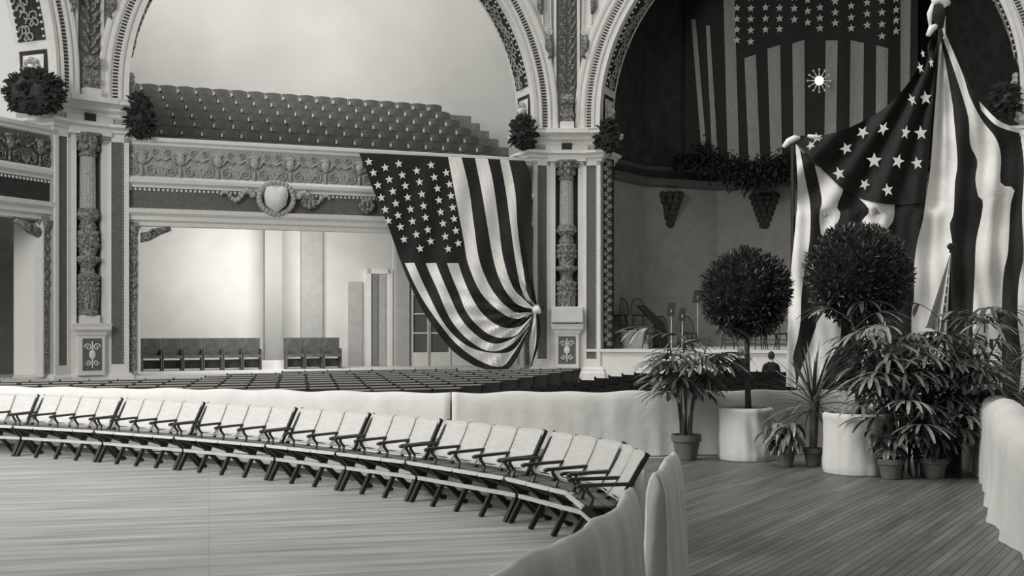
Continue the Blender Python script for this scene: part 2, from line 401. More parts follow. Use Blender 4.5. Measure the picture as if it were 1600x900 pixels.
# ================================================================== PIERS
def pier(V, ang, label, extras=''):
    M = frame(V, ang)
    P = rooted('pier', label, 'pier', V)
    jl = Vector((-JW*CA, -JW*SA)); cl = Vector((-CH*CA, -CH*SA)); bl = Vector((-SA, CA)) 
    jr = Vector((-jl.x, jl.y)); cr = Vector((-cl.x, cl.y)); br = Vector((SA, CA))
    path = [tuple(jl+bl*1.2), tuple(jl), tuple(cl), tuple(cr), tuple(jr), tuple(jr+br*1.2)]
    RW = .33; RD = .30; yf = cl.y
    m = MB(M)
    body = [tuple(jl+bl*1.2), tuple(jl), tuple(cl), (-RW, yf), (-RW, yf+RD), (RW, yf+RD), (RW, yf), tuple(cr), tuple(jr), tuple(jr+br*1.2)]
    m.prism(body, 0, 6.66)
    m.prism(path, 6.64, ZS+.01)
    # wall corner above the cornice
    m.add([(cl.x, yf, ZS), (cr.x, yf, ZS), (cr.x, yf, ZT), (cl.x, yf, ZT)], [(0, 1, 2, 3)])
    m.build('shaft', PLG, P)
    m = MB(M)
    for j, c, in ((jl, cl), (jr, cr)):
        pass
    # white frames on the wings
    def wing(sgn):
        a = Vector((sgn*CA, -SA)); nrm = Vector((-sgn*SA, -CA)) 
        def q(s, o): v = a*s+nrm*o; return (v.x, v.y)
        for (s0, s1) in ((CH, CH+.10), (JW-.12, JW)):
            poly = [q(s0, -.01), q(s1, -.01), q(s1, .05), q(s0, .05)]
            if sgn < 0: poly = poly[::-1]
            m.prism(poly, .85, 6.62)
        poly = [q(CH, -.01), q(JW, -.01), q(JW, .05), q(CH, .05)]
        m.prism(poly[::-1] if sgn < 0 else poly, .6, .86); m.prism(poly[::-1] if sgn < 0 else poly, 6.5, 6.62)
    wing(-1); wing(1)
    for sg in (-1, 1):
        x0, x1 = sorted((sg*RW, sg*.5)); m.box(x0, x1, yf-.04, yf+.01, .6, 6.62)
    m.build('frame', PLW, P)
    for sg in (-1, 1):
        mm = MB(M); a = Vector((sg*CA, -SA)); nrm = Vector((-sg*SA, -CA))
        def q(s, o): v = a*s+nrm*o; return (v.x, v.y)
        poly = [q(CH+.1, -.01), q(JW-.12, -.01), q(JW-.12, .02), q(CH+.1, .02)]
        mm.prism(poly[::-1] if sg < 0 else poly, .86, 6.5)
        for k in range(70):
            v = a*(JW-.145)+nrm*.03; mm.ball((v.x, v.y, .95+k*.08), .02, .02, .03, 5, 4, 1)
        mm.build('side_panel', [PLD, ORNL], P)
    # column in the niche
    m = MB(M); yc = yf+.06
    m.box(-RW, RW, yf+RD-.03, yf+RD+.02, .6, 6.62); m.build('niche_back', PLD, P)
    def flute(th, z): return 1-.06*(.5+.5*cos(16*th))
    m = MB(M); m.lathe([(.21, 4.75), (.205, 5.5), (.195, 6.1)], (0, yc, 0), 64, fn=flute); m.build('fluted_shaft', ORNL, P, smooth=False)
    m = MB(M)
    m.lathe([(.21, 6.08), (.24, 6.1), (.22, 6.15), (.2, 6.2), (.25, 6.3), (.24, 6.38), (.3, 6.5), (.27, 6.55), (.36, 6.6), (.36, 6.66)], (0, yc, 0), 20)
    for k in range(8):
        th = k*pi/4+.2
        for (rr, z) in ((.24, 6.3), (.3, 6.5)): m.ball((rr*cos(th), yc+rr*sin(th), z), .07, .07, .09, 6, 5)
    for sg in (-1, 1):
        m.tube([(sg*(.27+.09*(1-u/14)*cos(u*.7)), yc-.24, 6.5+.09*(1-u/14)*sin(u*.7)) for u in range(13)], .022, 5)
    m.build('capital', ORN, P, smooth=True)
    m = MB(M)
    m.lathe([(.2, 2.08), (.27, 2.1), (.27, 2.2), (.24, 2.24), (.25, 2.5), (.27, 2.8), (.27, 2.98), (.31, 3.02), (.3, 3.1), (.2, 3.15), (.17, 3.3), (.24, 3.42), (.33, 3.46), (.33, 3.54), (.2, 3.6),
             (.24, 3.72), (.27, 3.9), (.27, 4.1), (.29, 4.14), (.29, 4.2), (.2, 4.24), (.24, 4.3), (.2, 4.38), (.18, 4.46), (.26, 4.52), (.29, 4.6), (.27, 4.72), (.22, 4.78)], (0, yc, 0), 22)
    for z, n_ in ((3.85, 9), (4.0, 9), (2.75, 10), (2.9, 10), (4.6, 10)):
        for k in range(n_):
            th = 2*pi*k/n_+z; m.ball((.26*cos(th), yc+.26*sin(th), z), .055, .055, .07, 6, 4)
    for k in range(10):
        th = 2*pi*k/10; m.tube([(.25*cos(th), yc+.25*sin(th), 2.26), (.27*cos(th), yc+.27*sin(th), 2.68)], .025, 5)
    m.build('carved_drum', ORN, P, smooth=True)
    # pedestal
    m = MB(M); m.box(-.34, .34, yf-.20, yf+.2, .6, 1.66); m.mold([(-.34, yf+.05), (-.34, yf-.2), (.34, yf-.2), (.34, yf+.05)], [(0, 1.58), (.03, 1.6), (.05, 1.68), (.12, 1.74), (.12, 1.82), (.14, 1.88), (0, 1.9)])
    m.box(-.34, .34, yf-.2, yf+.2, 1.6, 1.895); m.box(-.24, .24, yf-.15, yf+.22, 1.89, 2.1)
    pd = m.build('pedestal', PLW, P)
    m = MB(M); m.box(-.25, .25, yf-.215, yf-.195, .72, 1.52, 0)
    for sg in (-1, 1):
        m.tube([(sg*(.11+.1*(1-u/16)*cos(u*.6)), yf-.225, 1.3+.1*(1-u/16)*sin(u*.6)) for u in range(15)], .016, 5, 1)
        m.tube([(sg*(.10+.08*(1-u/16)*cos(-u*.6)), yf-.225, .92+.08*(1-u/16)*sin(-u*.6)) for u in range(15)], .014, 5, 1)
    m.tube([(0, yf-.225, .78), (0, yf-.225, 1.45)], .02, 5, 1); m.ball((0, yf-.22, 1.12), .09, .03, .12, 8, 6, 1)
    m.build('pedestal_panel', [PLD, PLW], pd)
    # base and cornices
    m = MB(M); m.mold(path, [(0, 0), (.16, 0), (.16, .45), (.12, .5), (.12, .56), (.06, .62), (0, .66)]); m.build('base', PLW, P)
    m = MB(M); m.mold(path, [(0, 6.6), (.05, 6.62), (.05, 6.69), (.12, 6.73), (.12, 6.79), (.25, 6.85), (.25, 6.92), (0, 6.95)])
    m.mold(path, [(0, 7.08), (.04, 7.12), (.04, 7.2), (.14, 7.27), (.14, 7.33), (.26, 7.4), (.3, 7.42), (.3, 7.49), (.33, 7.54), (0, 7.57)])
    m.box(-.56, .56, yf-.16, yf+.1, 6.62, 6.93); m.box(-.62, .62, yf-.10, yf+.1, 6.93, 7.1); m.box(-.62, .62, yf-.4, yf+.1, 7.42, 7.55)
    co = m.build('cornice', PLW, P)
    m = MB(M); m.box(-.15, .15, yf-.115, yf-.09, 6.97, 7.1+.06); m.build('frieze_vent', BLK, co)
    # carved strip above
    m = MB(M); m.box(-.3, .3, yf-.02, yf+.02, ZS, 14)
    for k in range(18):
        z = 8.75+k*.30
        for sg in (-1, 1):
            m.leaf((sg*.02, yf-.04, z-.1), (sg*.62, -.25, .7), .36, .14, up=(0, -1, 0), mi=1, seg=3)
            m.leaf((sg*.02, yf-.05, z+.05), (sg*.35, -.3, .8), .28, .11, up=(0, -1, 0), mi=1, seg=3)
    m.build('leaf_strip', [PLD, ORN], P)
    m = MB(M)
    for sg in (-1, 1):
        x0, x1 = sorted((sg*.3, sg*.38)); m.box(x0, x1, yf-.07, yf+.01, ZS, 14)
    m.box(-.2, .2, yf-.3, yf, ZS, 7.76)
    m.build('strip_frame', PLW, P)
    m = MB(M); m.box(-.17, .17, yf-.2, yf, 7.76, 8.3); m.tube([(-.18, yf-.2, 8.4), (.18, yf-.2, 8.4)], .13, 10); m.tube([(-.2, yf-.14, 7.95), (.2, yf-.14, 7.95)], .1, 10)
    for k in range(7): m.ball((-.15+.05*k, yf-.26, 8.45+.04*(k % 2)), .06, .06, .1, 6, 4)
    m.build('console', ORN, P, smooth=False)
    return P, M
PR1 = pier(V1, 2*A, 'ornate pier at the left between the dark side gallery and the long back gallery')
PR2 = pier(V2, 0, 'ornate pier between the tied flag and the dark stage arch')
PR3 = pier(V3, -2*A, 'ornate pier at the far right edge behind the hanging bunting')
# carved foliage bosses beside the cornices
def boss(M, x, y, z, rx, rz, label, seed, n=150):
    rnd = random.Random(seed); c = M @ Vector((x, y, z)); P = rooted('foliage_boss', label, 'carving', c-Vector((0, 0, rz)), 'carved foliage bosses on the pier cornices')
    m = MB(); m.ball(c, rx*.86, .35, rz*.86, 18, 12, fn=lambda t, p: 1+.2*sin(5*t+seed)*cos(4*p))
    m.build('core', BLK, P, smooth=True)
    m = MB()
    for k in range(n):
        th = rnd.uniform(0, 2*pi); ph = rnd.uniform(-.9, 1.3); d = Vector((cos(th)*cos(ph), sin(th)*cos(ph), sin(ph)))
        p = c+Vector((d.x*rx*.78, d.y*.32, d.z*rz*.78)); m.leaf(p, d+Vector((rnd.uniform(-.6, .6), 0, rnd.uniform(-.2, .9))), .17+.09*rnd.random(), .14, droop=rnd.uniform(-.8, .9), seg=4)
    m.build('leaves', BLK, P, solid=.02)
boss(W2, L-JW-.35, -.12, 7.35, .36, .5, 'dark foliage boss left of the pier beside the tied flag', 3)
boss(W3, JW+.25, -.12, 7.25, .3, .5, 'dark foliage boss at the left shoulder of the stage arch', 5)
boss(W3, L-JW-.35, -.12, 7.55, .34, .42, 'dark foliage boss at the right shoulder of the stage arch', 6)
boss(W2, JW+.25, -.1, 7.15, .32, .62, 'dark foliage boss right of the leftmost pier over the gallery front', 7)
boss(W1, L-JW-.75, -.12, 7.35, .75, .55, 'large dark foliage boss at the far left above the side gallery', 8, 260)
# ================================================================== GALLERIES
def spiral(m, cx, cz, r, y, sg, turns=1.6, th0=0, tr=.03, mi=0):
    pts = []
    for u in range(13):
        t = u/12; a = th0+sg*t*turns*2*pi; rr = r*(1-.85*t); pts.append((cx+rr*cos(a), y, cz+rr*sin(a)))
    m.tube(pts, [tr*(1-.5*i/12) for i in range(13)], 4, mi, cap=False)
def gallery(M, k, label, dark):
    x0, x1 = JW-.02, L-JW+.02; yf = .12
    o = M @ Vector((L/2, 0, 4.5)); G = rooted('gallery_front', label, 'balcony', o)
    m = MB(M)
    m.mold([(x0, yf), (x1, yf)], [(-.5, 6.47), (.0, 6.47), (.05, 6.5), (.05, 6.55), (.12, 6.6), (.12, 6.68), (0, 6.71), (-.5, 6.71)])
    m.build('top_rail', PLW, G)
    m = MB(M); m.box(x0, x1, yf, yf+.2, 5.6, 6.5); 
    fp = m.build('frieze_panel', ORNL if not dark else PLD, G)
    m = MB(M); un = .96; n = int((x1-x0)/un)
    for i in range(n+1):
        c = x0+.35+i*un
        if c > x1-.1: break
        m.ball((c, yf-.05, 6.14), .12, .08, .16, 9, 7)                     # head
        m.ball((c, yf-.03, 6.30), .16, .06, .07, 8, 5)
        for sg in (-1, 1):
            m.tube([(c+sg*.1, yf-.03, 6.05), (c+sg*.24, yf-.05, 6.22), (c+sg*.38, yf-.03, 6.12), (c+sg*.48, yf-.02, 6.16)], [.05, .04, .03, .02], 5)
            spiral(m, c+sg*.24, 5.84, .15, yf-.03, sg, th0=pi/2)
            spiral(m, c+sg*.34, 6.34, .09, yf-.03, -sg, th0=-pi/2, tr=.02)
        m.tube([(c, yf-.03, 5.68), (c, yf-.05, 5.95)], [.05, .02], 5)
        for q in (-1, 0, 1): m.leaf((c+.48, yf-.02, 5.66), (q*.5, -.15, 1), .3, .1, up=(0, -1, 0), seg=3)
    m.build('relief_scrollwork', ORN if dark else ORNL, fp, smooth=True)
    m = MB(M)
    m.mold([(x0, yf), (x1, yf)], [(-.3, 5.4), (.04, 5.4), (.04, 5.46), (.14, 5.52), (.16, 5.6), (.1, 5.64), (.06, 5.68), (0, 5.7), (-.3, 5.7)])
    sc2 = m.build('string_course', PLW, G)
    m = MB(M); q = x0+.05
    while q < x1: m.box(q, q+.05, yf-.03, yf+.02, 5.32, 5.38); q += .115
    m.build('dentil_row', PLW, sc2)
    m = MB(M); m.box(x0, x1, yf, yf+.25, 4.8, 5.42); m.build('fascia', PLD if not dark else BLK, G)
    m = MB(M)
    m.mold([(x0, yf), (x1, yf)], [(-.4, 4.42), (-.02, 4.42), (-.02, 4.52), (.06, 4.56), (.06, 4.66), (.16, 4.74), (.18, 4.84), (0, 4.87), (-.4, 4.87)])
    m.build('lintel', PLW, G)
    # inner pilasters
    for sx in (x0, x1-.28):
        m = MB(M); m.box(sx, sx+.28, yf+.02, yf+.16, .55, 4.5); ip = m.build('inner_pilaster', PLG, G)
        m = MB(M); m.box(sx+.03, sx+.2, yf-.02, yf+.03, .7, 4.3)
        for q in range(12): m.ball((sx+.12+.05*(-1)**q, yf-.03, 2.6+q*.14), .06, .03, .08, 6, 4)
        m.lathe([(.1, 4.15), (.16, 4.25), (.2, 4.4)], (sx+.14, yf+.05, 0), 8)
        m.build('pilaster_carving', ORN, ip)
        m = MB(M); xx = sx+.26 if sx < L/2 else sx-.02
        m.box(xx, xx+.05, yf-.04, yf+.2, .6, 4.4); m.build('pilaster_edge', PLW, ip)
    for sg, bx in ((1, x0+.28), (-1, x1-.28)):
        m = MB(M)
        m.tube([(bx, yf+.1, 4.1), (bx+sg*.25, yf+.1, 4.15), (bx+sg*.5, yf+.1, 4.28), (bx+sg*.8, yf+.1, 4.36)], [.13, .12, .1, .06], 8)
        spiral(m, bx+sg*.35, 4.2, .14, yf-.03, sg, tr=.035)
        m.build('bracket', ORN, G, smooth=True)
    return G
g2 = gallery(W2, 2, 'long carved gallery front crossing the big bright arch at the back', False)
m = MB(W2)   # central cartouche
cp = on(W2, 430, 312, .1); cx, cz = cp.x, cp.z
m.lathe([(.42, -.02), (.40, .05), (.3, .08)], (0, 0, 0), 20); m.v = []; m.f = []; m.m = []
sh = [(-.26, .3), (-.3, .12), (-.24, -.16), (0, -.36), (.24, -.16), (.3, .12), (.26, .3), (.12, .34), (0, .28), (-.12, .34)]
m.add([(cx+a, -.16, cz+b) for a, b in sh]+[(cx+a*1.1, .1, cz+b*1.1) for a, b in sh]+[(cx, -.22, cz)],
      [(i, (i+1) % 10, 20) for i in range(10)]+[(i, i+10, (i+1) % 10+10, (i+1) % 10) for i in range(10)], 0)
for k in range(26):
    th = 2*pi*k/26; m.ball((cx+.46*cos(th), -.04, cz+.02+.42*sin(th)), .085, .07, .085, 6, 4, 1)
for sg in (-1, 1):
    for k in range(12):
        m.ball((cx+sg*(.62+.075*k), -.02, cz+.12*sin(k*.8)+.1*(1-k/12)), .10-.005*k, .06, .09-.004*k, 6, 4, 1)
m.build('shield_cartouche', [PLW, ORNL], g2, smooth=True)
for px, py in ((482, 316), (572, 322)):
    q = on(W2, px, py, .1); m = MB(W2)
    for k in range(9):
        th = 2*pi*k/8; rr = .15 if k < 8 else 0; m.ball((q.x+rr*cos(th), .0, q.z+rr*.9*sin(th)), .09, .1, .09, 6, 4)
    m.build('rosette', ORN, g2, smooth=True)
g1 = gallery(W1, 1, 'shaded carved side gallery front at the far left edge', True)  # darker materials stand in for shade; this front faces away from the light
# gallery bowls, floors and back walls
def recess(M, nm, xa, xb, yb, lowy, um, lm, side_lo):
    m = MB(M)
    m.box(xa, xb, yb, yb+.2, 4.6, ZT); struct('wall_'+nm+'_upper', m, um)
    m = MB(M); m.box(xa, xb, lowy, lowy+.15, 0, 4.85); struct('wall_'+nm+'_lower', m, lm)
    m = MB(M); m.box(JW-.1, L-JW+.1, -.02, lowy, 0, .55); m.box(JW-.6, JW-.1, 1.2, lowy, 0, .55); m.box(L-JW+.1, xb, 1.25, lowy, 0, .55)
    struct('floor_'+nm, m, PLW)
recess(W2, 'back', -.6, L+4.6, 8.2, 4.6, UPWALL, LOWWALL, 0)
recess(W1, 'left', -2, L+1.6, 8.2, 3.0, UPWALL, APSE, 0)
# stepped tiers
NR = 7; TR = .86; RI = .388; Z0 = 6.0
def tiers(M, nm, xa, xb, pts=None):
    m = MB(M)
    for k in range(NR+2):
        m.box(xa, xb, .3+k*TR, 8.2, (4.86 if k == 0 else Z0+(k-1)*RI-.02), Z0+k*RI-RI*.0)
    struct('floor_'+nm+'_gallery_steps', m, mat('step_wood', .16, .8, .1, 5, .2))
tiers(W2, 'back', -.5, L-.3)
m = MB(W1); m.box(-1, L-.6, .3, 8.2, 4.87, 6.1); struct('floor_left_gallery', m, PLD)
m = MB(W1)   # white panel on the side of the far left arch
m.box(L-JW-.05, L-JW+.01, .50, 1.22, .6, 4.36); struct('trim_1', m, mat('white_panel', .88, .9))
# side walls closing the recesses
m = MB(W2); m.box(-.8, -.6, 1.2, 8.4, 0, ZT); struct('wall_back_side', m, LOWWALL)
m = MB(W2); m.box(L+4.4, L+4.6, 2.5, 8.4, 0, ZT); struct('wall_back_return', m, UPWALL)
# ---- gallery seats
def gseat():
    m = MB()
    pr = []
    for i in range(7):
        t = i/6; pr.append((-.26+.52*t, .12-.03*sin(pi*t)))
    n = 7
    vs = []; top = [.865, .88, .89, .893, .89, .88, .865]
    for yy in (0, .03):
        for i, (x, y) in enumerate(pr): vs.append((x, y+yy+.08, .42)); 
        for i, (x, y) in enumerate(pr): vs.append((x, y+yy+.14, top[i]))
    fs = []
    for i in range(6):
        fs += [(i, i+1, 8+i, 7+i), (14+i, 21+i, 22+i, 15+i), (7+i, 8+i, 22+i, 21+i)]
    m.add(vs, fs)
    m.box(-.23, .23, -.02, .16, .40, .62)          # folded-up seat
    for x in (-.26, .24): m.box(x, x+.025, -.12, .22, .0, .62)
    m.box(-.26, -.22, -.2, .12, .6, .64); m.box(-.265, -.225, .1, .16, .66, .76, 1)
    return m
gs = None
for k in range(NR):
    y = .72+k*TR; z = Z0+k*RI
    # left end cut by the jamb, right end stepped back row by row
    pxr = [776, 770, 750, 737, 720, 705, 692][k]
    xr = on(W2, pxr, 230, y+.1).x-.25; xl = on(W2, 192, 200, y).x-.3; xl = max(xl, -.2 if k > 1 else 1.4)
    x = min(xr, L-.62); 
    while x > xl:
        if k <= 1 and x > L-JW-.3: x -= .54; continue
        if gs is None:
            o = gseat().build('theatre_seat', [SEATD, CHR]); gs = o
        else: o = gs.copy(); COL.objects.link(o)
        o.matrix_world = W2 @ Matrix.Translation((x, y, z))
        rowname = ['lowest row', 'second row up', 'third row up', 'middle row', 'third row from the top', 'second row from the top', 'topmost row'][k]
        third = ['left', 'middle', 'right'][min(2, max(0, int(x/4.4)))]
        tag(o, 'dark wooden theatre seat, back gallery, %s, %s part' % (rowname, third), 'seat', 'gallery seats, %s of the %s' % (third, rowname))
        x -= .54
# ---- lower lobby: benches of seats, post, door, windows
def pw(px, y): return on(W2, px, 500, y).x
def pz(px, py, y): return on(W2, px, py, y).z
LY = 4.55
m = MB(W2); a, b = pw(414, 3.7), pw(441, 3.7); m.box(a, b, 3.7, 3.95, .55, 4.85); 
struct('trim_2', m, mat('post_grey', .30, .85))
m = MB(W2); m.box(pw(470, 4.5), pw(503, 4.5), 4.42, 4.62, .55, 4.85); struct('trim_3', m, PLG)
m = MB(W2); m.box(pw(545, 4.5), pw(566, 4.5), 4.5, 4.66, .55, pz(550, 440, 4.5)); struct('door_1', m, PLG)
m = MB(W2); m.box(a-.12, b+.1, 3.55, 4.1, .55, .8); struct('trim_4', m, PLW)
D = MB(W2); x0, x1 = pw(574, LY-.1), pw(611, LY-.1); zt = pz(590, 428, LY); D.box(x0-.05, x0+.12, LY-.12, LY+.1, .55, zt+.15); D.box(x1-.12, x1+.05, LY-.12, LY+.1, .55, zt+.15); D.box(x0, x1, LY-.12, LY+.1, zt, zt+.15)
d2 = struct('door_2', D, PLW)
for q in (0, 1):
    m = MB(W2); w_ = (x1-x0-.24)/2; m.box(x0+.12+q*w_, x0+.12+(q+1)*w_-.02, LY-.06+.02*q, LY-.01, .56, zt)
    m.box(x0+.18+q*w_, x0+.06+(q+1)*w_, LY-.075+.02*q, LY-.05, .8, zt-.2); m.build('door_leaf', [DOORG, PLG][q], d2)
m = MB(W2); m.box(pw(619, 4.0), pw(640, 4.0), 4.0, 4.3, .55, 4.85); struct('trim_5', m, PLG)
nwin = 0
for (pa, pb) in ((645, 668), (672, 701), (707, 736), (742, 772), (778, 812)):
    nwin += 1; ya = 4.15
    xa, xb = pw(pa, ya), pw(pb, ya); zt = pz(660, 400, ya); zb = .98
    m = MB(W2); m.box(xa-.09, xa, ya-.06, ya+.3, .55, zt+.1); m.box(xb, xb+.09, ya-.06, ya+.3, .55, zt+.1); m.box(xa, xb, ya-.06, ya+.3, zt, zt+.1); m.box(xa, xb, ya-.06, ya+.3, .55, zb)
    for q in range(1, 5): zz = zb+(zt-zb)*q/5; m.box(xa, xb, ya-.04, ya+.02, zz-.02, zz+.02)
    w_ = struct('window_%d' % nwin, m, PLW)
    m = MB(W2); m.box(xa, xb, ya, ya+.015, zb, zt); m.build('pane', GLASS, w_)
m = MB(W2); m.box(pw(619, 4.1), L+3, 4.4, 4.5, 3.6, 4.85); struct('trim_6', m, PLW)
ls = None
def lobby_seat(px0, px1, y, lab):
    global ls
    x = pw(px0, y)+.28; xe = pw(px1, y); nq = 0
    while x+.2 < xe:
        if ls is None:
            m = MB()
            m.box(-.275, .275, .06, .1, .42, .92); m.box(-.25, .25, -.3, .06, .36, .44); m.box(-.27, -.24, -.28, .1, 0, .62); m.box(.24, .27, -.28, .1, 0, .6); m.box(-.26, .26, .05, .08, .05, .3)
            ls = m.build('theatre_seat', mat('lobby_seat', .10, .6, .1, 6, .3)); o = ls
        else: o = ls.copy(); COL.objects.link(o)
        o.matrix_world = W2 @ Matrix.Translation((x, y, .55)); tag(o, 'dark lobby theatre seat under the gallery, %s from the left, %s' % (['first', 'second', 'third', 'fourth', 'fifth', 'sixth', 'seventh'][nq], lab), 'seat', 'lobby seats, '+lab); nq += 1
        x += .56
lobby_seat(220, 412, 3.2, 'left of the post')
lobby_seat(444, 542, 3.2, 'right of the post')
m = MB()   # the hall's other walls, right of and behind the camera
V5 = V4+L*Vector((CA*0-SA*0, -1, 0))*0+L*Vector((-SA, -CA, 0)); V6 = V5+L*Vector((-CA, -SA, 0))
V7 = V6+L*Vector((-CA, SA, 0))
for a, b, z in ((V3, V4, 0), (V4, V5, 0), (V5, V6, 0), (V6, V7, 4.6)):
    m.add([(a.x, a.y, z), (b.x, b.y, z), (b.x, b.y, ZT), (a.x, a.y, ZT)], [(0, 1, 2, 3)])
struct('wall_front', m, PLG, solid=.2)
m = MB(); a, b = V6, V7; bk = Vector((-SA, -CA, 0))*6
m.add([(a.x, a.y, 4.6), (b.x, b.y, 4.6), (b.x+bk.x, b.y+bk.y, 4.6), (a.x+bk.x, a.y+bk.y, 4.6)], [(0, 1, 2, 3)])
m.add([(a.x+bk.x, a.y+bk.y, 4.6), (b.x+bk.x, b.y+bk.y, 4.6), (b.x+bk.x, b.y+bk.y, 0), (a.x+bk.x, a.y+bk.y, 0)], [(0, 1, 2, 3)])
m.add([(a.x, a.y, 4.6), (a.x+bk.x, a.y+bk.y, 4.6), (a.x+bk.x, a.y+bk.y, 0), (a.x, a.y, 0)], [(0, 1, 2, 3)])
struct('ceiling_lobby', m, PLG, solid=.1)
# ================================================================== STAGE APSE
plan = [(.9, 1.2), (1.3, 3.4), (3.2, 5.6), (10.2, 5.6), (12.1, 3.4), (12.5, 1.2)]
STZ = 1.15
m = MB(W3)
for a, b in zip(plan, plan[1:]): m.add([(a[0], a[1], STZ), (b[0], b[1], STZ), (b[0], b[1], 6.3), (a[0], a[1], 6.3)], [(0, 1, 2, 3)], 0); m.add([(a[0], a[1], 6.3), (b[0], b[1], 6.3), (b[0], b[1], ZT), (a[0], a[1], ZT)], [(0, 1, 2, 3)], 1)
wa = struct('wall_apse', m, [APSE, APSED], solid=.2)
m = MB(W3); m.mold(plan, [(0, 6.1), (.08, 6.12), (.08, 6.2), (.2, 6.28), (.24, 6.4), (.3, 6.48), (0, 6.52)]); m.mold(plan, [(0, 6.72), (.1, 6.75), (.18, 6.86), (0, 6.9)])
m.build('cornice', mat('apse_cornice', .10, .9), wa)
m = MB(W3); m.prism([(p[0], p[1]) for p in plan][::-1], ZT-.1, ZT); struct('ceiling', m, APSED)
m = MB(W3); m.prism([(.5, .02), (12.9, .02), (12.5, 5.7), (.9, 5.7)], 0, STZ-.04); m.prism([(.5, -.06), (12.9, -.06), (12.9, .3), (.5, .3)], STZ-.08, STZ)
m.box(.9, 12.5, .3, 5.6, STZ-.08, STZ)
struct('stage_platform', m, PLW); bpy.data.objects['stage_platform'].name = 'floor_stage'
# carved jamb strip at the stage arch
m = MB(W3); m.box(JW, JW+.24, .25, .5, STZ, 6.7, 0)
for k in range(44):
    m.ball((JW+.12+.06*(-1)**k, .24, 1.3+k*.125), .09, .06, .08, 6, 5, 1)
    m.leaf((JW+.12, .22, 1.25+k*.125), (.7*(-1)**k, -.3, .6), .18, .08, up=(0, -1, 0), mi=1)
st = m.build('carved_jamb', [BLK, ORN]); st.name = 'trim_7'; st['kind'] = 'structure'
# corbels
for px, py, y, lab in ((1010, 328, 3.9, 'left'), (1195, 330, 5.55, 'right')):
    q = on(W3, px, py, y); 
    if lab == 'left': q = Vector((1.95, 4.1, q.z))
    c = W3 @ q; P = rooted('corbel', 'dark carved corbel on the stage wall, the %s one of two' % lab, 'corbel', c+Vector((0, 0, -.5)), 'corbels on the stage wall'); m = MB()
    dirn = (W3.to_3x3() @ Vector((0, -1, 0)))
    for i in range(6):
        z = c.z+.45-i*.18; r = .42-.065*i
        for k in range(6-i//2):
            th = pi*k/(5-i//2+.001); v = W3.to_3x3() @ Vector((r*cos(th), -r*.6*sin(th)+.02, 0)); m.ball((c.x+v.x, c.y+v.y, z), .12, .12, .14, 7, 5)
        m.ball((c.x, c.y, z), r, r*.6, .13, 10, 5)
    m.build('carving', BLK, P, smooth=True)
# hanging greenery along the loft edge
rnd = random.Random(11)
gc = W3 @ on(W3, 1150, 268, 5.0)
P = rooted('greenery_garland', 'long dark bank of greenery hung under the starry flag over the stage', 'garland', gc)
m = MB(W3)
for k in range(2600):
    px = rnd.uniform(1055, 1262); cy = 262+12*((px-1150)/100)+8*sin(px*.05); py = cy+rnd.gauss(0, 12)
    if px < 1085: py = cy+rnd.gauss(0, 5)
    q = on(W3, px, py, 3.75+rnd.uniform(-.3, .25)); m.leaf(q, (rnd.uniform(-1, 1), rnd.uniform(-1, .1), rnd.uniform(-1, .4)), .2, .09, droop=.5)
m.build('leaves', mat('garland_leaf', .025, .8), P)
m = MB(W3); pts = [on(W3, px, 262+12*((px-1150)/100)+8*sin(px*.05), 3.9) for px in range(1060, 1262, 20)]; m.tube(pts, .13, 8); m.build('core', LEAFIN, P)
# ---- flag hanging in the apse
FY = 4.2
def fc(px, py, off=0):
    return on(W3, px, py, FY+.10*sin(px*.09)+.05*sin(px*.031+py*.01)-off)
def rectgrid(m, xl, xr, yt, yb, fn, mi, nx=4, ny=10, off=0):
    """xl,xr: functions of y (or numbers) in picture units; builds a grid patch on the cloth"""
    vs = []
    for j in range(ny+1):
        for i in range(nx+1):
            s = i/nx; tt = yt(s) if callable(yt) else yt; bb = yb(s) if callable(yb) else yb
            y = tt+(bb-tt)*j/ny; a = xl(y) if callable(xl) else xl; b = xr(y) if callable(xr) else xr
            vs.append(fn(a+(b-a)*s, y, off))
    m.add(vs, [(j*(nx+1)+i, (j+1)*(nx+1)+i, (j+1)*(nx+1)+i+1, j*(nx+1)+i+1) for j in range(ny) for i in range(nx)], mi)
m = MB(W3)
rectgrid(m, 1070, 1434, -60, 262, fc, 0, 60, 14)
def lin(y0, x0, y1, x1): return lambda y: x0+(x1-x0)*(y-y0)/(y1-y0)
for (xt0, xt1, yt, xb0, xb1, yb) in ((1080, 1087, 30, 1096, 1104, 236), (1103, 1109, 40, 1113, 1122, 250), (1129, 1146, -60, 1137, 1155, 250), (1163, 1181, 88, 1170, 1188, 252), (1199, 1219, 73, 1204, 1222, 250),
        (1238, 1257, 65, 1240, 1258, 240), (1290, 1309, 63, 1288, 1306, 240), (1329, 1350, 65, 1327, 1348, 240), (1369, 1388, 73, 1368, 1385, 240), (1407, 1424, -60, 1407, 1420, 240)):
    sl = (-6 if 88 >= yt >= 60 and xt0 < 1250 else (5 if yt > 0 and xt0 > 1300 else 0))
    rectgrid(m, lin(yt, xt0, yb, xb0), lin(yt, xt1, yb, xb1), (lambda s, yt=yt, sl=sl: yt+sl*(s-.5)), yb, fc, 1, 3, 16, .03)
R3 = W3.to_3x3().inverted()
colx = [1151.6, 1173, 1196, 1218, 1241, 1262, 1281, 1305, 1330, 1355, 1378, 1400]
coly = [[152, 112, 72, 30], [158, 115, 72, 32], [112, 70, 28], [110, 70, 30], [74, 32], [85, 42, 0], [107, 68, 28], [87, 47, 5], [107, 66, 22], [95, 52, 10], [137, 92, 47, 3], [118, 77, 37]]
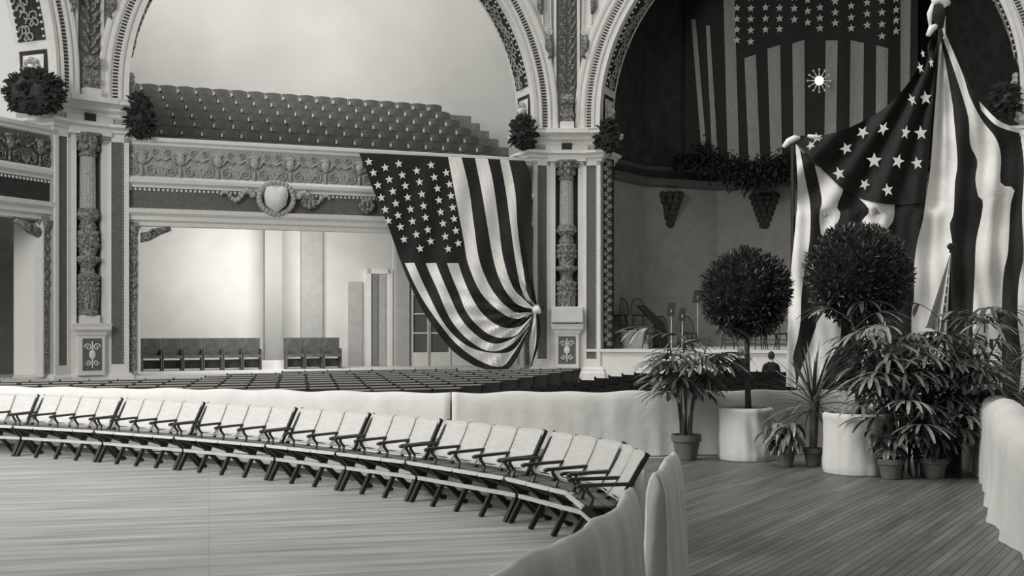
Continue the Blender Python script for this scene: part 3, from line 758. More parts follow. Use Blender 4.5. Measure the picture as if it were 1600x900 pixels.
for x, ys in zip(colx, coly):
    ys = list(ys); 
    while ys[-1] > -100: ys.append(ys[-1]-41)
    for y in ys: 
        q = fc(x, y/2.424, .04); m.star(q, (1, 0, 0), (0, 0, 1), .13, (0, -1, 0), 2)
fo = W3 @ Vector((L/2, FY, 7))
fl_ = m.build('hanging_flag', [BACKD, BACKL, mat('apse_flag_star', .55, .9)], loc=fo)
tag(fl_, 'huge starred and striped flag hung high in the dark stage arch', 'flag')
# sunburst lamp
lp = at(1280, 126, 36.2)
P = rooted('sunburst_lamp', 'small bright starburst lamp hanging in front of the high flag', 'lamp', lp)
m = MB(); m.ball(lp, .13, .13, .13, 12, 8)
m.build('bulb', BULB, P, smooth=True)
m = MB()
for k in range(12):
    th = 2*pi*k/12; e = lp+Vector((cos(th)*.34, 0, sin(th)*.34)); m.tube([lp, e], [.03, .008], 5); m.ball(e, .035, .035, .035, 6, 4)
m.build('ray', mat('lamp_ray', .7, .4), P)
m = MB(); m.tube([lp+Vector((0, 0, .1)), lp+Vector((0, 0, 7.2))], .008, 4); m.build('wire', CHB, P)
# ---- stage furniture
def windsor(rz, loc, label):
    P = thing('windsor_chair', label, 'chair', loc, rz, 'windsor chairs on the stage')
    m = MB(); m.lathe([(.17, .42), (.22, .43), (.23, .46), (.2, .47)], (0, 0, 0), 18); m.build('seat', CHB, P)
    for sx in (-1, 1):
        for sy in (-1, 1):
            m = MB(); m.tube([(sx*.14, sy*.14, .43), (sx*.2, sy*.2, 0)], [.018, .014], 6); m.build('leg', CHB, P)
    m = MB()
    for z in (.15, .27):
        m.tube([(-.18, -.18, z), (.18, -.18, z)], .01, 5); m.tube([(-.18, .18, z), (.18, .18, z)], .01, 5); m.tube([(-.18, -.18, z+.04), (-.18, .18, z+.04)], .01, 5); m.tube([(.18, -.18, z+.04), (.18, .18, z+.04)], .01, 5)
    m.build('stretcher', CHB, P)
    hoop = [(.2*cos(t)*1.05, .17+.12*sin(t) if False else .17+.1*max(0, sin(t)), .46+.5*sin(t)**.6 if sin(t) > 0 else .46) for t in [pi*i/14 for i in range(15)]]
    m = MB(); m.tube(hoop, .017, 6)
    for k in range(5):
        x = -.14+.07*k; zt = .46+.5*(1-(x/.21)**2)**.3; m.tube([(x*.8, .17, .46), (x, .26, zt)], .008, 5)
    m.build('back_hoop', CHB, P); return P
def stg(px, d, z=STZ): return ((px-800)/FPX*d, d, z)
rs = W3 @ on(W3, 985, 530, 1.6)
# pale riser box
P = rooted('stage_riser', 'pale box platform on the stage carrying two windsor chairs', 'platform', (rs.x, rs.y, STZ)); m = MB(W3)
a = on(W3, 969, 530, 1.0); b = on(W3, 1013, 530, 1.0); ztop = on(W3, 990, 516, 1.0).z
m.box(a.x-.2, b.x, 1.0, 2.4, STZ, ztop-.05); m.build('body', mat('riser', .33, .8, .1, 5, .1), P); m = MB(W3); m.box(a.x-.22, b.x+.02, .97, 2.42, ztop-.05, ztop); m.build('top', mat('riser', .33), P)
w1 = W3 @ Vector((on(W3, 970, 500, 1.5).x, 1.5, ztop)); w2 = W3 @ Vector((on(W3, 999, 500, 1.5).x, 1.5, ztop))
windsor(-.2, w1, 'bow-backed dark windsor chair at the left end of the pale riser')
windsor(.15, w2, 'bow-backed dark windsor chair at the right end of the pale riser')
w3_ = W3 @ Vector((on(W3, 958, 540, .7).x, .75, STZ)); windsor(1.2, w3_, 'dark chair on the stage floor beside the carved jamb')
for px, y, lab in ((1031, 2.2, 'behind the dark draped stand'), (1078, 2.0, 'under the lectern stand at mid stage'), (1018, .7, 'in front of the pale riser'),):
    q = on(W3, px, 500, y); windsor(rnd.uniform(-.5, .5), W3 @ Vector((q.x, y, STZ)), 'dark windsor chair %s' % lab)
for px, y, lab in ((1140, 1.2, 'left of the bay tree trunk'), (1185, 1.0, 'just right of the bay tree trunk'), (1205, 1.2, 'second right of the bay tree trunk'), (1224, 1.4, 'beside the flag post')):
    q = on(W3, px, 500, y); windsor(rnd.uniform(-.5, .5), W3 @ Vector((q.x, y, STZ)), 'dark windsor chair seen below the bay tree crown, %s' % lab)
# dark draped stand
q = W3 @ Vector((on(W3, 1012, 500, 1.6).x, 1.6, STZ)); P = rooted('draped_music_stand', 'black sloping cloth-draped stand between the windsor chairs', 'stand', q); m = MB()
m.add([(q.x-.32, q.y-.1, q.z+1.28), (q.x-.1, q.y-.1, q.z+1.3), (q.x+.5, q.y-.15, q.z+.75), (q.x+.62, q.y-.2, q.z), (q.x+.1, q.y-.2, q.z), (q.x+.2, q.y-.15, q.z+.7),
       (q.x-.32, q.y+.2, q.z+1.28), (q.x-.1, q.y+.2, q.z+1.3), (q.x+.5, q.y+.25, q.z+.75), (q.x+.62, q.y+.3, q.z), (q.x+.1, q.y+.3, q.z), (q.x+.2, q.y+.25, q.z+.7)],
      [(0, 5, 4, 3, 2, 1), (6, 7, 8, 9, 10, 11), (0, 1, 7, 6), (1, 2, 8, 7), (2, 3, 9, 8), (4, 5, 11, 10), (5, 0, 6, 11), (3, 4, 10, 9)])
m.build('drape', JACKET, P)
def mstand(px, y, h, w, label, tilt=.5, post=CHR):
    q = W3 @ Vector((on(W3, px, 500, y).x, y, STZ)); P = rooted('music_stand', label, 'music stand', q, 'music stands on the stage')
    m = MB(); m.tube([q, q+Vector((0, 0, h))], .02, 6); m.tube([q+Vector((-.2, 0, 0)), q+Vector((0, 0, .25)), q+Vector((.2, 0, 0))], .012, 5); m.build('post', post, P)
    m = MB(); m.add([q+Vector((-w, -.05, h-.18)), q+Vector((w*.6, -.05, h-.18)), q+Vector((w, .12, h+.2)), q+Vector((-w*.4, .12, h+.2))], [(0, 1, 2, 3)]); m.build('desk', CHB, P, solid=.02)
mstand(1049, 1.2, 1.15, .15, 'pale-legged music stand left of the lectern stand'); mstand(1066, 1.2, 1.0, .13, 'music stand among the chairs at mid stage')
mstand(1090, 2.3, 1.55, .18, 'tall music stand rising above the others beside the bay tree')
# ---- two seated people at the stage foot
def person(px, py, d, label, hair_m, blur=False):
    c = at(px, py, d); P = rooted('person', label, 'person', (c.x, c.y, 0))
    sk = [((0, 0, -.62), .15), ((0, 0, -.45), .15), ((0, 0, -.30), .17), ((0, .01, -.20), .09), ((0, 0, -.12), .055), ((0, 0, -.06), .055)]
    vs = [s[0] for s in sk]; rr = [s[1] for s in sk]; ed = [(i, i+1) for i in range(5)]
    for sg in (-1, 1):
        k = len(vs); vs += [(sg*.17, 0, -.23), (sg*.22, 0, -.48), (sg*.16, .2, -.55), (sg*.09, 0, -.64), (sg*.12, .4, -.64), (sg*.12, .42, -1.0), (sg*.12, .55, -1.04)]
        rr += [.07, .05, .038, .09, .065, .045, .035]; ed += [(3, k), (k, k+1), (k+1, k+2), (0, k+3), (k+3, k+4), (k+4, k+5), (k+5, k+6)]
    me = bpy.data.meshes.new('body'); me.from_pydata([(c.x-c.x+a[0], a[1], a[2]+c.z) for a in vs], ed, []); me.materials.append(JACKET)
    b = bpy.data.objects.new('body', me); COL.objects.link(b); b.parent = P
    s = b.modifiers.new('skin', 'SKIN'); 
    for i, r_ in enumerate(rr): me.skin_vertices[0].data[i].radius = (r_, r_*.8)
    me.skin_vertices[0].data[0].use_root = True; b.modifiers.new('s', 'SUBSURF').levels = 1
    m = MB(); m.ball(c, .078, .095, .115, 14, 10); m.ball((c.x, c.y+.09, c.z-.01), .014, .03, .02, 6, 5); m.ball((c.x-.08, c.y, c.z), .012, .025, .03, 6, 5); m.ball((c.x+.08, c.y, c.z), .012, .025, .03, 6, 5)
    m.build('head', SKIN, P, smooth=True)
    m = MB(); m.ball((c.x, c.y-.02, c.z+.025), .088, .10, .112, 14, 10); m.build('hair', hair_m, P, smooth=True)
    m = MB(); m.lathe([(.062, -.15), (.068, -.12), (.062, -.09)], c, 12); m.build('collar', SHIRT, P)
person(1157, 551, 31.5, 'seated person in a dark jacket behind the bay tree trunk at the stage foot', mat('greying', .2, .8))
person(1205, 557, 31.5, 'seated dark-haired person seen from behind near the flag post', HAIR)
# ================================================================== AUDIENCE SEATING
def fargang(pale):
    m = MB(); p = .5
    for i in range(4):
        x = (i-1.5)*p
        m.add([(x-.23, .17, .45), (x+.23, .17, .45), (x+.23, .25, .84), (x-.23, .25, .84), (x-.23, .2, .45), (x+.23, .2, .45), (x+.23, .28, .84), (x-.23, .28, .84)],
              [(0, 1, 2, 3), (7, 6, 5, 4), (3, 2, 6, 7), (0, 3, 7, 4), (1, 5, 6, 2)])
        m.box(x-.22, x+.22, -.2, .16, .42, .45)
    for i in range(5):
        x = (i-2)*p; m.bar((x, -.25, 0), (x, .27, .86), .03, .04); m.bar((x, -.2, .43), (x, .25, 0), .03, .04); m.bar((x, -.22, .64), (x, .2, .64), .05, .025)
        m.box(x-.03, x+.03, -.22, -.16, .64, .665, 1)
    if pale:
        for i in range(4): x = (i-1.5)*p; m.bar((x-.22, .26, .85), (x+.22, .26, .85), .035, .02, side=(0, 1, 0), mi=1)  # pale strips paint a highlight along the left block's seat backs
    for i in range(4):
        x = (i-1.5)*p; m.box(x-.2, x+.2, -.2, -.18, .45, .458, 1)
    return m
FGS = {}; count = 0
FARB = mat('audience_seat_shaded', .022, 1.0, .2, 9, .4, spec=0, vscale=2); FARE = mat('seat_top_highlight', .42, .4)  # darker seat copy holds the right block's shade; pale one is a painted highlight
def inpoly(p, poly):
    c = False; j = len(poly)-1
    for i in range(len(poly)):
        if (poly[i][1] > p[1]) != (poly[j][1] > p[1]) and p[0] < (poly[j][0]-poly[i][0])*(p[1]-poly[i][1])/(poly[j][1]-poly[i][1])+poly[i][0]: c = not c
        j = i
    return c
def wlocal(M, p): return M @ Vector(p)
def block(poly, M, lab, row, flip, anchor):
    global count
    Mi = M.inverted(); lp_ = [(Mi @ Vector((p[0], p[1], 0))).to_2d() for p in poly]
    ys = [p.y for p in lp_]; y = max(ys)-.5; r = 0
    while y > min(ys)+.2:
        # interval inside the polygon on this line
        xs = []
        for i in range(len(lp_)):
            a, b = lp_[i], lp_[(i+1) % len(lp_)]
            if (a.y > y) != (b.y > y): xs.append(a.x+(b.x-a.x)*(y-a.y)/(b.y-a.y))
        if len(xs) >= 2:
            x0, x1 = min(xs), max(xs); x = x1-1.02 if anchor else x0+1.02
            while (x > x0+.8) if anchor else (x < x1-.8):
                if anchor not in FGS: o = FGS[anchor] = fargang(anchor).build('row_chair_section', [FARS if anchor else FARB, FARE if anchor else FARB])
                else: o = FGS[anchor].copy(); COL.objects.link(o)
                o.matrix_world = M @ Matrix.Translation((x, y, 0)) @ (Matrix.Rotation(pi, 4, 'Z') if flip else I4)
                u = (x-min(p.x for p in lp_))/(max(p.x for p in lp_)-min(p.x for p in lp_)); v = (y-min(ys))/(max(ys)-min(ys))
                side = ['left', 'centre', 'right'][min(2, int(u*3))]; dep = ['front', 'middle', 'rear'][min(2, int(v*3))]
                tag(o, lab % (dep, side), 'chair row', row+', %s %s' % (dep, side)); count += 1
                x += -2.02 if anchor else 2.02
        y -= .86; r += 1
bA = [(-12.2, 19.9), (-5.5, 19.0), (-1.3, 18.6), (1.6, 28.4), (-3, 28.0), (-5.5, 26.4), (-7.0, 23.2), (-11, 21.9)]
block(bA, W2, 'dark joined chairs in the highlight-edged left seating block, %s rows, %s part', 'left block of audience seating', True, True)
bB = [(-.35, 18.5), (3.2, 18.3), (6.0, 17.9), (9.5, 20.5), (9.8, 26.5), (6.3, 27.3), (2.9, 26.6), (.95, 22)]
block(bB, W3, 'dark joined chairs in the right seating block before the stage, %s rows, %s part', 'right block of audience seating', True, False)
# ================================================================== FRONT ROW OF FOLDING CHAIRS
def gang(n, p, label):
    """n folding seats joined; local x along the row, +y to the back, front feet on y=0"""
    P = thing('folding_chair_section', label, 'chair row', group='folding chairs along the draped aisle'); w = n*p
    def post(t): return (.0+.50*t, .85*t)          # from the front foot to the top of the back
    for i in range(n):
        xc = (i+.5)*p; hw = p/2-.008
        m = MB()
        for (y0, y1, za, zb) in ((-.02, .05, .425, .432), (.06, .14, .43, .432), (.15, .23, .428, .425), (.24, .33, .422, .415)):
            m.box(xc-hw, xc+hw, y0, y1, za-.008, za+.008)
        m.box(xc-hw, xc+hw, .0, .03, .395, .422); st_ = m.build('seat', mat('seat_slat', .10, .5), P)
        m = MB(); m.box(xc-hw-.005, xc+hw+.005, -.045, -.02, .405, .44); m.build('seat_edge', CHR, st_)
        m = MB(); rows = 6; vs = []
        for j in range(rows+1):
            t = .545+(.995-.545)*j/rows; y, z = post(t); y -= .035; bow = .02*sin(pi*j/rows)
            for k in range(7):
                u = -1+2*k/6; vs.append((xc+u*hw, y+.01+bow+.022*(1-u*u), z+(.008*(1-u*u) if j == rows else 0)))
        m.add(vs, [(j*7+k, j*7+k+1, (j+1)*7+k+1, (j+1)*7+k) for j in range(rows) for k in range(6)])
        bk_ = m.build('backrest', CHW, P, solid=.012, smooth=True)
        m = MB(); vs = []
        y0, z0 = post(.56); y1, z1 = post(.5)
        m.bar((xc-hw, y0+.0, z0), (xc+hw, y0, z0), .02, .02, side=(0, 1, 0)); m.build('back_rail', CHB, bk_)
        m = MB(); m.tube([(xc-hw*.85, .0, .40), (xc-hw*.3, .1, .36), (xc+hw*.3, .2, .31), (xc+hw*.8, .3, .34)], [.02, .035, .035, .02], 6); m.build('under_strut', CHB, P)
    for i in range(n+1):
        xs = [i*p] if 0 < i < n else ([i*p+.022] if i == 0 else [i*p-.022])
        for x in xs:
            ww = .028 if 0 < i < n else .04
            m = MB(); a = post(.52); b = post(1.0); m.bar((x, 0, 0), (x, a[0], a[1]), ww+.006, .046); w2 = .013 if 0 < i < n else .03
            m.bar((x, a[0], a[1]), (x, b[0], b[1]), w2, .022 if 0 < i < n else .04); m.build('back_leg', CHB, P)
            m = MB(); m.bar((x, -.03, .43), (x, .44, 0), ww, .055); m.build('cross_leg', CHB, P)
            y, z = post(.75)
            m = MB(); m.bar((x, y+.01, z-.03), (x, -.06, .60), .045, .028); m.bar((x, -.06, .60), (x, -.085, .585), .05, .028); ar = m.build('armrest', CHB, P, bevel=.004)
            m = MB(); m.tube([(x, .0, .60), (x, .0, .56), (x, .05, .50), (x, .02, .42)], [.02, .018, .016, .022], 6); m.build('arm_post', CHB, ar)
    m = MB(); m.bar((0, .115, .25), (w, .115, .25), .03, .04, side=(0, 1, 0)); m.build('front_stretcher', CHR, P)
    m = MB(); m.bar((0, .36, .10), (w, .36, .10), .02, .07, side=(0, 1, 0)); m.build('rear_stretcher', mat('stretcher_dark', .12, .6), P)
    return P
FX = [-115, 25, 152, 277, 420, 530, 640, 795, 905]; FYY = [706, 713, 722.5, 735, 751, 767, 784.5, 817, 851]
NS = [4, 4, 4, 4, 3, 3, 4, 3]
SEC = ['cut by the left edge', 'second from the left', 'third from the left', 'fourth from the left', 'fifth from the left', 'sixth from the left', 'seventh from the left', 'ending at the near barrier']
for i in range(8):
    a = onfloor(FX[i], FYY[i]); b = onfloor(FX[i+1], FYY[i+1]); d = b-a; w = d.length-.03; n = max(3, round(w/.43)) ; p = w/n
    g = gang(n, p, 'joined dark folding chairs with pale backs, '+SEC[i])
    g.location = a; g.rotation_euler = (0, 0, atan2(d.y, d.x))
g = gang(2, .42, 'end section of folding chairs turned towards the aisle behind the near barrier'); g.location = (.50, 10.55, 0); g.rotation_euler = (0, 0, radians(-83))
# ================================================================== DRAPED CLOTH
def drape(name, label, path, h, wd_, seed, topn=.015, amp=.03, n=80, closed_ends=True, skirt=0, hfn=None, freq=9, group=None):
    pts = crv([Vector((p[0], p[1], 0)) for p in path], n); prof = []
    # cross-section parameter: outer foot -> up -> over -> inner foot
    K = 9
    vs = []; m = MB(); s = 0
    for i, p in enumerate(pts):
        t = (pts[min(i+1, n-1)]-pts[max(i-1, 0)]).normalized(); nr = Vector((t.y, -t.x, 0))
        if i: s += (p-pts[i-1]).length
        hh = h+(hfn(s) if hfn else 0)+.012*sin(s*7+seed)+topn*noise.noise(Vector((s*1.3, seed, 0)))*2
        for side in (1, -1):
            zs = [0, .12, .3, .5, .7, .86, .95, .99] if side == 1 else [1.0, .985, .94, .86, .7, .5, .3, .12, 0]
            for q in zs:
                f = noise.noise(Vector((s*freq*.45, q*1.1+seed, side*3)))+.6*noise.noise(Vector((s*freq, q*.6, seed+side)))
                off = wd_/2*min(1, ((1-q)*9)**.5 if q > .88 else 1) 
                flare = .05*(1-q)
                k = amp*(1.15-q)*1.3*f if q < .9 else amp*.3*f
                vs.append(p+nr*side*(off+flare+k)+Vector((0, 0, hh*q if q else .012)))
    C = 17
    m.add(vs, [(i*C+k, (i+1)*C+k, (i+1)*C+k+1, i*C+k+1) for i in range(n-1) for k in range(C-1)]+([tuple(range(C)), tuple((n-1)*C+k for k in range(C-1, -1, -1))] if closed_ends else []))
    o = m.build(name, CLOTH, loc=(path[0][0], path[0][1], 0), smooth=True)
    tag(o, label, 'cloth barrier', group); return o
drape('draped_barrier', 'long white cloth barrier behind the folding chairs, left part up to the seam', [(-13, 19.8), (-9.5, 19.2), (-7.9, 18.7), (-4.5, 17.9), (-2.4, 17.35), (-.86, 17.05)], .93, .16, 1, amp=.03, n=130)
drape('draped_barrier', 'white cloth barrier running from the seam behind the potted palm to the bay trees', [(-.84, 17.0), (.6, 17.2), (2.3, 17.5), (3.6, 17.7), (5.0, 17.5), (6.2, 17.0)], .93, .16, 2, amp=.03, n=100)
drape('draped_barrier', 'white draped barrier on the right side of the aisle at the picture edge', [(6.3, 16.6), (5.95, 14.9), (5.5, 13.4), (4.95, 11.9), (4.5, 10.4), (4.28, 9.2), (4.3, 8), (4.6, 6)], 1.0, .42, 3, topn=.03, amp=.045, n=150, freq=4)
drape('draped_barrier', 'near end of the white draped barrier, standing past the slit towards the last chairs', [(1.21, 9.1), (1.155, 8.78), (.95, 7.95), (.90, 7.6)], .95, .10, 4, topn=.02, amp=.06, n=70, freq=9)
drape('draped_barrier', 'grey-shaded cloth barrier nearest the camera curving down to the bottom edge', [(.70, 7.22), (.665, 6.9), (.51, 6.25), (.26, 5.56), (-.07, 4.71), (-.52, 3.8), (-1.1, 2.8), (-1.9, 1.4)], .94, .10, 5, topn=.012, amp=.07, n=200, freq=8)
# cloth hung behind the right half of the row
bp = []
for fx, fy in ((600, 778), (640, 784.5), (717, 799), (795, 817), (863, 837), (905, 851)):
    q = onfloor(fx, fy); bp.append((q.x, q.y))
bb = []
for i, q in enumerate(bp):
    a = bp[max(0, i-1)]; b = bp[min(len(bp)-1, i+1)]; d = Vector((b[0]-a[0], b[1]-a[1])).normalized(); nb = Vector((-d.y, d.x)); bb.append((q[0]+nb.x*.66, q[1]+nb.y*.66))
drape('hanging_cloth', 'white cloth hung low behind the right half of the folding chair row', bb, .62, .03, 6, amp=.04, n=60)
bpy.data.objects['hanging_cloth']['category'] = 'cloth'
# white box on the pedestal of the middle pier
q = V2+Vector((0, -.45, 0)); m = MB(); m.box(q.x-.46, q.x+.46, q.y-.18, q.y+.22, 1.915, 2.38)
tag(m.build('draped_box', CLOTH, bevel=.03, loc=(q.x, q.y, 1.915)), 'white cloth-covered box on the pedestal of the middle pier', 'box')
# ================================================================== TIED FLAG
def fa(px, py, off=0):
    g = Vector((838, 485)); v = Vector((px, py))-g; r_ = v.length; an = atan2(v.y, -v.x)
    f = .10*exp(-r_/120)*sin(an*26)+.05*sin(px*.13+py*.02)*min(1, max(0, (py-235)/60))
    bulge = .25*exp(-((py-500)/60)**2)*min(1, r_/60)
    return on(W2, px, py, -.42-bulge+f-off)
NB = 34
fr = [.02, .17, .34, .50, .67, .84]
lowc = [[(632, 410), (657, 462), (687, 506), (716, 540), (752, 565), (783, 573), (800, 556), (822, 520)],
        [(647, 410), (670, 461), (695, 507), (725, 537), (759, 550), (800, 548), (825, 514)],
        [(665, 411), (683, 452), (704, 499), (733, 532), (767, 549), (800, 538), (827, 508)],
        [(682, 412), (700, 456), (721, 499), (750, 528), (776, 537), (806, 526), (828, 502)],
        [(699, 413), (716, 456), (733, 494), (767, 524), (801, 526), (822, 508), (830, 498)],
        [(717, 414), (733, 456), (754, 490), (784, 511), (812, 510), (830, 494)]]
bnd = [[(561, 239), (583, 296), (607, 355), (627, 411), (644, 452), (661, 486), (679, 513), (704, 545), (730, 565), (752, 575), (786, 581), (806, 562), (824, 522)]]
for f, c in zip(fr, lowc): bnd.append([(561+f*139, 239+f*6), (583+f*128, 296+f*6), (607+f*115, 355+f*5)]+c)
bnd += [[(700, 245), (711, 304), (724, 372), (732, 414), (754, 461), (792, 494), (818, 497), (831, 490)],
        [(721, 246), (733, 296), (741, 355), (750, 410), (771, 456), (801, 486), (822, 488), (832, 487)],
        [(742, 247), (752, 296), (762, 355), (771, 406), (784, 444), (805, 473), (832, 484)],
        [(762, 248), (771, 288), (779, 347), (786, 402), (801, 448), (818, 467), (834, 481)],
        [(781, 249), (790, 296), (797, 347), (807, 418), (818, 461), (835, 478)],
        [(795, 250), (805, 300), (809, 359), (818, 423), (824, 456), (836, 476)],
        [(820, 251), (830, 279), (831, 347), (833, 431), (839, 475)]]
light = {1, 3, 5, 7, 9, 11}
m = MB(W2); cur = []
for k, c in enumerate(bnd):
    V_ = [(a, b, 0) for a, b in c]
    if k <= 7:   # split at the lower edge of the star field
        q = crv(V_, 400); i0 = min(range(400), key=lambda i: abs(q[i].y-411) if i < 300 and q[i].x < 740 else 999)
        cur.append(crv(q[:i0+1:6]+[q[i0]], 28)+crv([q[i0]]+q[i0+6::6]+[q[-1]], NB*2-27)[1:])
    else: cur.append(crv(V_, NB*2))
for k in range(len(cur)-1):
    A_, B_ = cur[k], cur[k+1]; nx = 4; vs = []
    for j in range(NB*2):
        for i in range(nx+1):
            q = A_[j].lerp(B_[j], i/nx); vs.append(fa(q.x, q.y))
    for j in range(NB*2-1):
        for i in range(nx):
            lt = (k in light) and (k >= 7 or j >= 27)
            m.add([vs[j*(nx+1)+i], vs[j*(nx+1)+i+1], vs[(j+1)*(nx+1)+i+1], vs[(j+1)*(nx+1)+i]], [(0, 3, 2, 1)], 1 if lt else 0)
# star rows
sc_ = [[(718, 243), (742, 300), (765, 365), (783, 430), (803, 492), (820, 550)], [(803, 273), (824, 335), (843, 397), (858, 460), (870, 522), (883, 582), (901, 647)],
       [(874, 253), (892, 312), (908, 368), (920, 428), (935, 490), (945, 553), (965, 622), (985, 695)], [(967, 290), (982, 348), (994, 412), (1003, 473), (1013, 533), (1025, 597), (1040, 657)],
       [(1042, 260), (1059, 323), (1075, 382), (1083, 443), (1092, 505), (1104, 565), (1116, 632), (1131, 697)], [(1121, 300), (1138, 360), (1146, 420), (1155, 481), (1162, 540), (1171, 602), (1184, 667)]]
for c in sc_:
    for (x, y) in c:
        q = fa(360+x/3.334+1, 180+y/3.334, .06); m.star(q, (.96, 0, .15), (-.15, 0, .96), .125, (0, -1, 0), 1)
# knot and hanging tail
kn = fa(838, 484, .05)
m.ball((kn.x, kn.y, kn.z), .15, .16, .13, 12, 8, 1, fn=lambda t, p: 1+.2*sin(4*t+3*p)); m.ball((kn.x+.12, kn.y, kn.z+.05), .1, .12, .1, 10, 7, 0)
def tail(c1, c2, mi):
    a = crv([(x, y, 0) for x, y in c1], 16); b = crv([(x, y, 0) for x, y in c2], 16); vs = []
    for j in range(16):
        for i in range(4): q = a[j].lerp(b[j], i/3); vs.append(fa(q.x, q.y, .06+.05*sin(i*2.1+j*.2)))
    m.add(vs, [(j*4+i, j*4+i+1, (j+1)*4+i+1, (j+1)*4+i) for j in range(15) for i in range(3)], mi)
tail([(836, 488), (832, 510), (827, 535), (828, 560), (828, 575)], [(838, 488), (838, 505), (838, 530), (836, 545), (829, 572)], 1)
tail([(838, 488), (838, 505), (838, 530), (835, 548), (828, 574)], [(841, 488), (844, 510), (843, 530), (839, 548), (830, 572)], 0)
fo = W2 @ Vector((9.5, -.4, 4))
o = m.build('tied_flag', [FLAGD, FLAGL], loc=fo, smooth=True)
tag(o, 'large starred and striped flag hung from the gallery and knotted at the middle pier', 'flag')
# ================================================================== RIGHT BUNTING
DB = 18.6
def fb(px, py, off=0):
    f = .045*sin(px*.11+py*.012)+.03*sin(px*.23+1.3*sin(py*.02))+.025*sin(py*.06+px*.02)
    if py < 330 and px < 1475:   # swag folds radiating from the peak
        an = atan2(py-40, 1475-px); f = .10*sin(an*30)+.05*sin(an*13+1)
    return at(px, py, DB+f-off)
def band(m, cl_, cr_, mi, n=40, nx=6):
    a = crv([(x, y, 0) for x, y in cl_], n); b = crv([(x, y, 0) for x, y in cr_], n); vs = []
    for j in range(n):
        for i in range(nx+1): q = a[j].lerp(b[j], i/nx); vs.append(fb(q.x, q.y))
    m.add(vs, [(j*(nx+1)+i, (j+1)*(nx+1)+i, (j+1)*(nx+1)+i+1, j*(nx+1)+i+1) for j in range(n-1) for i in range(nx)], mi)
c0 = [(1243, 222), (1246, 287), (1244, 340), (1237, 411), (1233, 457), (1230, 540), (1228, 604)]
c1 = [(1250, 235), (1259, 283), (1266, 322), (1265, 376), (1257, 425), (1252, 464), (1251, 500), (1246, 530), (1239, 560), (1243, 586), (1244, 606)]
c2 = [(1273, 258), (1284, 311), (1280, 336), (1283, 380), (1278, 440), (1277, 500), (1268, 530), (1258, 560), (1248, 588), (1246, 608)]
c3 = [(1288, 264), (1317, 290), (1308, 322), (1314, 336), (1307, 358), (1312, 440), (1314, 520), (1306, 545), (1290, 575), (1284, 608)]
c4 = [(1340, 308), (1358, 329), (1344, 351), (1338, 400), (1345, 470), (1350, 520), (1345, 560), (1330, 608)]
c5 = [(1398, 319), (1396, 344), (1385, 365), (1380, 430), (1384, 500), (1382, 560), (1380, 608)]
c6 = [(1446, 316), (1442, 344), (1433, 379), (1428, 422), (1428, 464), (1424, 500), (1426, 608)]
c6u = [(1470, 62), (1466, 100), (1463, 140), (1460, 180), (1453, 269), (1446, 316)]
c7 = [(1471, 64), (1479, 107), (1488, 160), (1490, 180), (1496, 251), (1492, 287), (1490, 333), (1484, 351), (1488, 383), (1487, 429), (1484, 500), (1484, 608)]
c8 = [(1473, 58), (1493, 117), (1508, 164), (1514, 190), (1516, 226), (1527, 251), (1524, 280), (1529, 308), (1536, 315), (1533, 340), (1525, 379), (1523, 429), (1520, 500), (1522, 608)]
c9 = [(1478, 54), (1504, 115), (1515, 150), (1534, 187), (1556, 216), (1564, 244), (1564, 287), (1585, 294), (1579, 322), (1575, 393), (1568, 429), (1565, 500), (1566, 608)]
c10 = [(1478, 52), (1505, 113), (1532, 162), (1567, 198), (1592, 206), (1600, 260), (1597, 330), (1599, 400), (1592, 440), (1590, 500), (1596, 560), (1592, 612)]
c11 = [(1592, 206), (1640, 216), (1640, 330), (1642, 400), (1640, 440), (1642, 500), (1640, 612)]
m = MB()
band(m, c0, c1, 1); band(m, c1, c2, 0); band(m, c2, c3, 1); band(m, c3, c4, 0, nx=10); band(m, c4, c5, 1, nx=10); band(m, c5, c6, 0, nx=10)
band(m, c6u+c6[1:], c7, 1, n=60, nx=8); band(m, c7, c8, 0, n=60, nx=8); band(m, c8, c9, 1, n=60, nx=8); band(m, c9, c10, 0, n=60, nx=8); band(m, c10[4:], c11, 1, n=40, nx=6)
# pale hem on the outer swag edge
for a, b in (([(1530, 158), (1560, 188), (1592, 201), (1612, 206)], [(1533, 172), (1557, 196), (1592, 208), (1612, 214)]),):
    aa = crv([(x, y, 0) for x, y in a], 20); b2 = crv([(x, y, 0) for x, y in b], 20); vs = []
    for j in range(20): vs += [fb(aa[j].x, aa[j].y, .1), fb(b2[j].x, b2[j].y, .1)]
    m.add(vs, [(2*j, 2*j+2, 2*j+3, 2*j+1) for j in range(19)], 1)
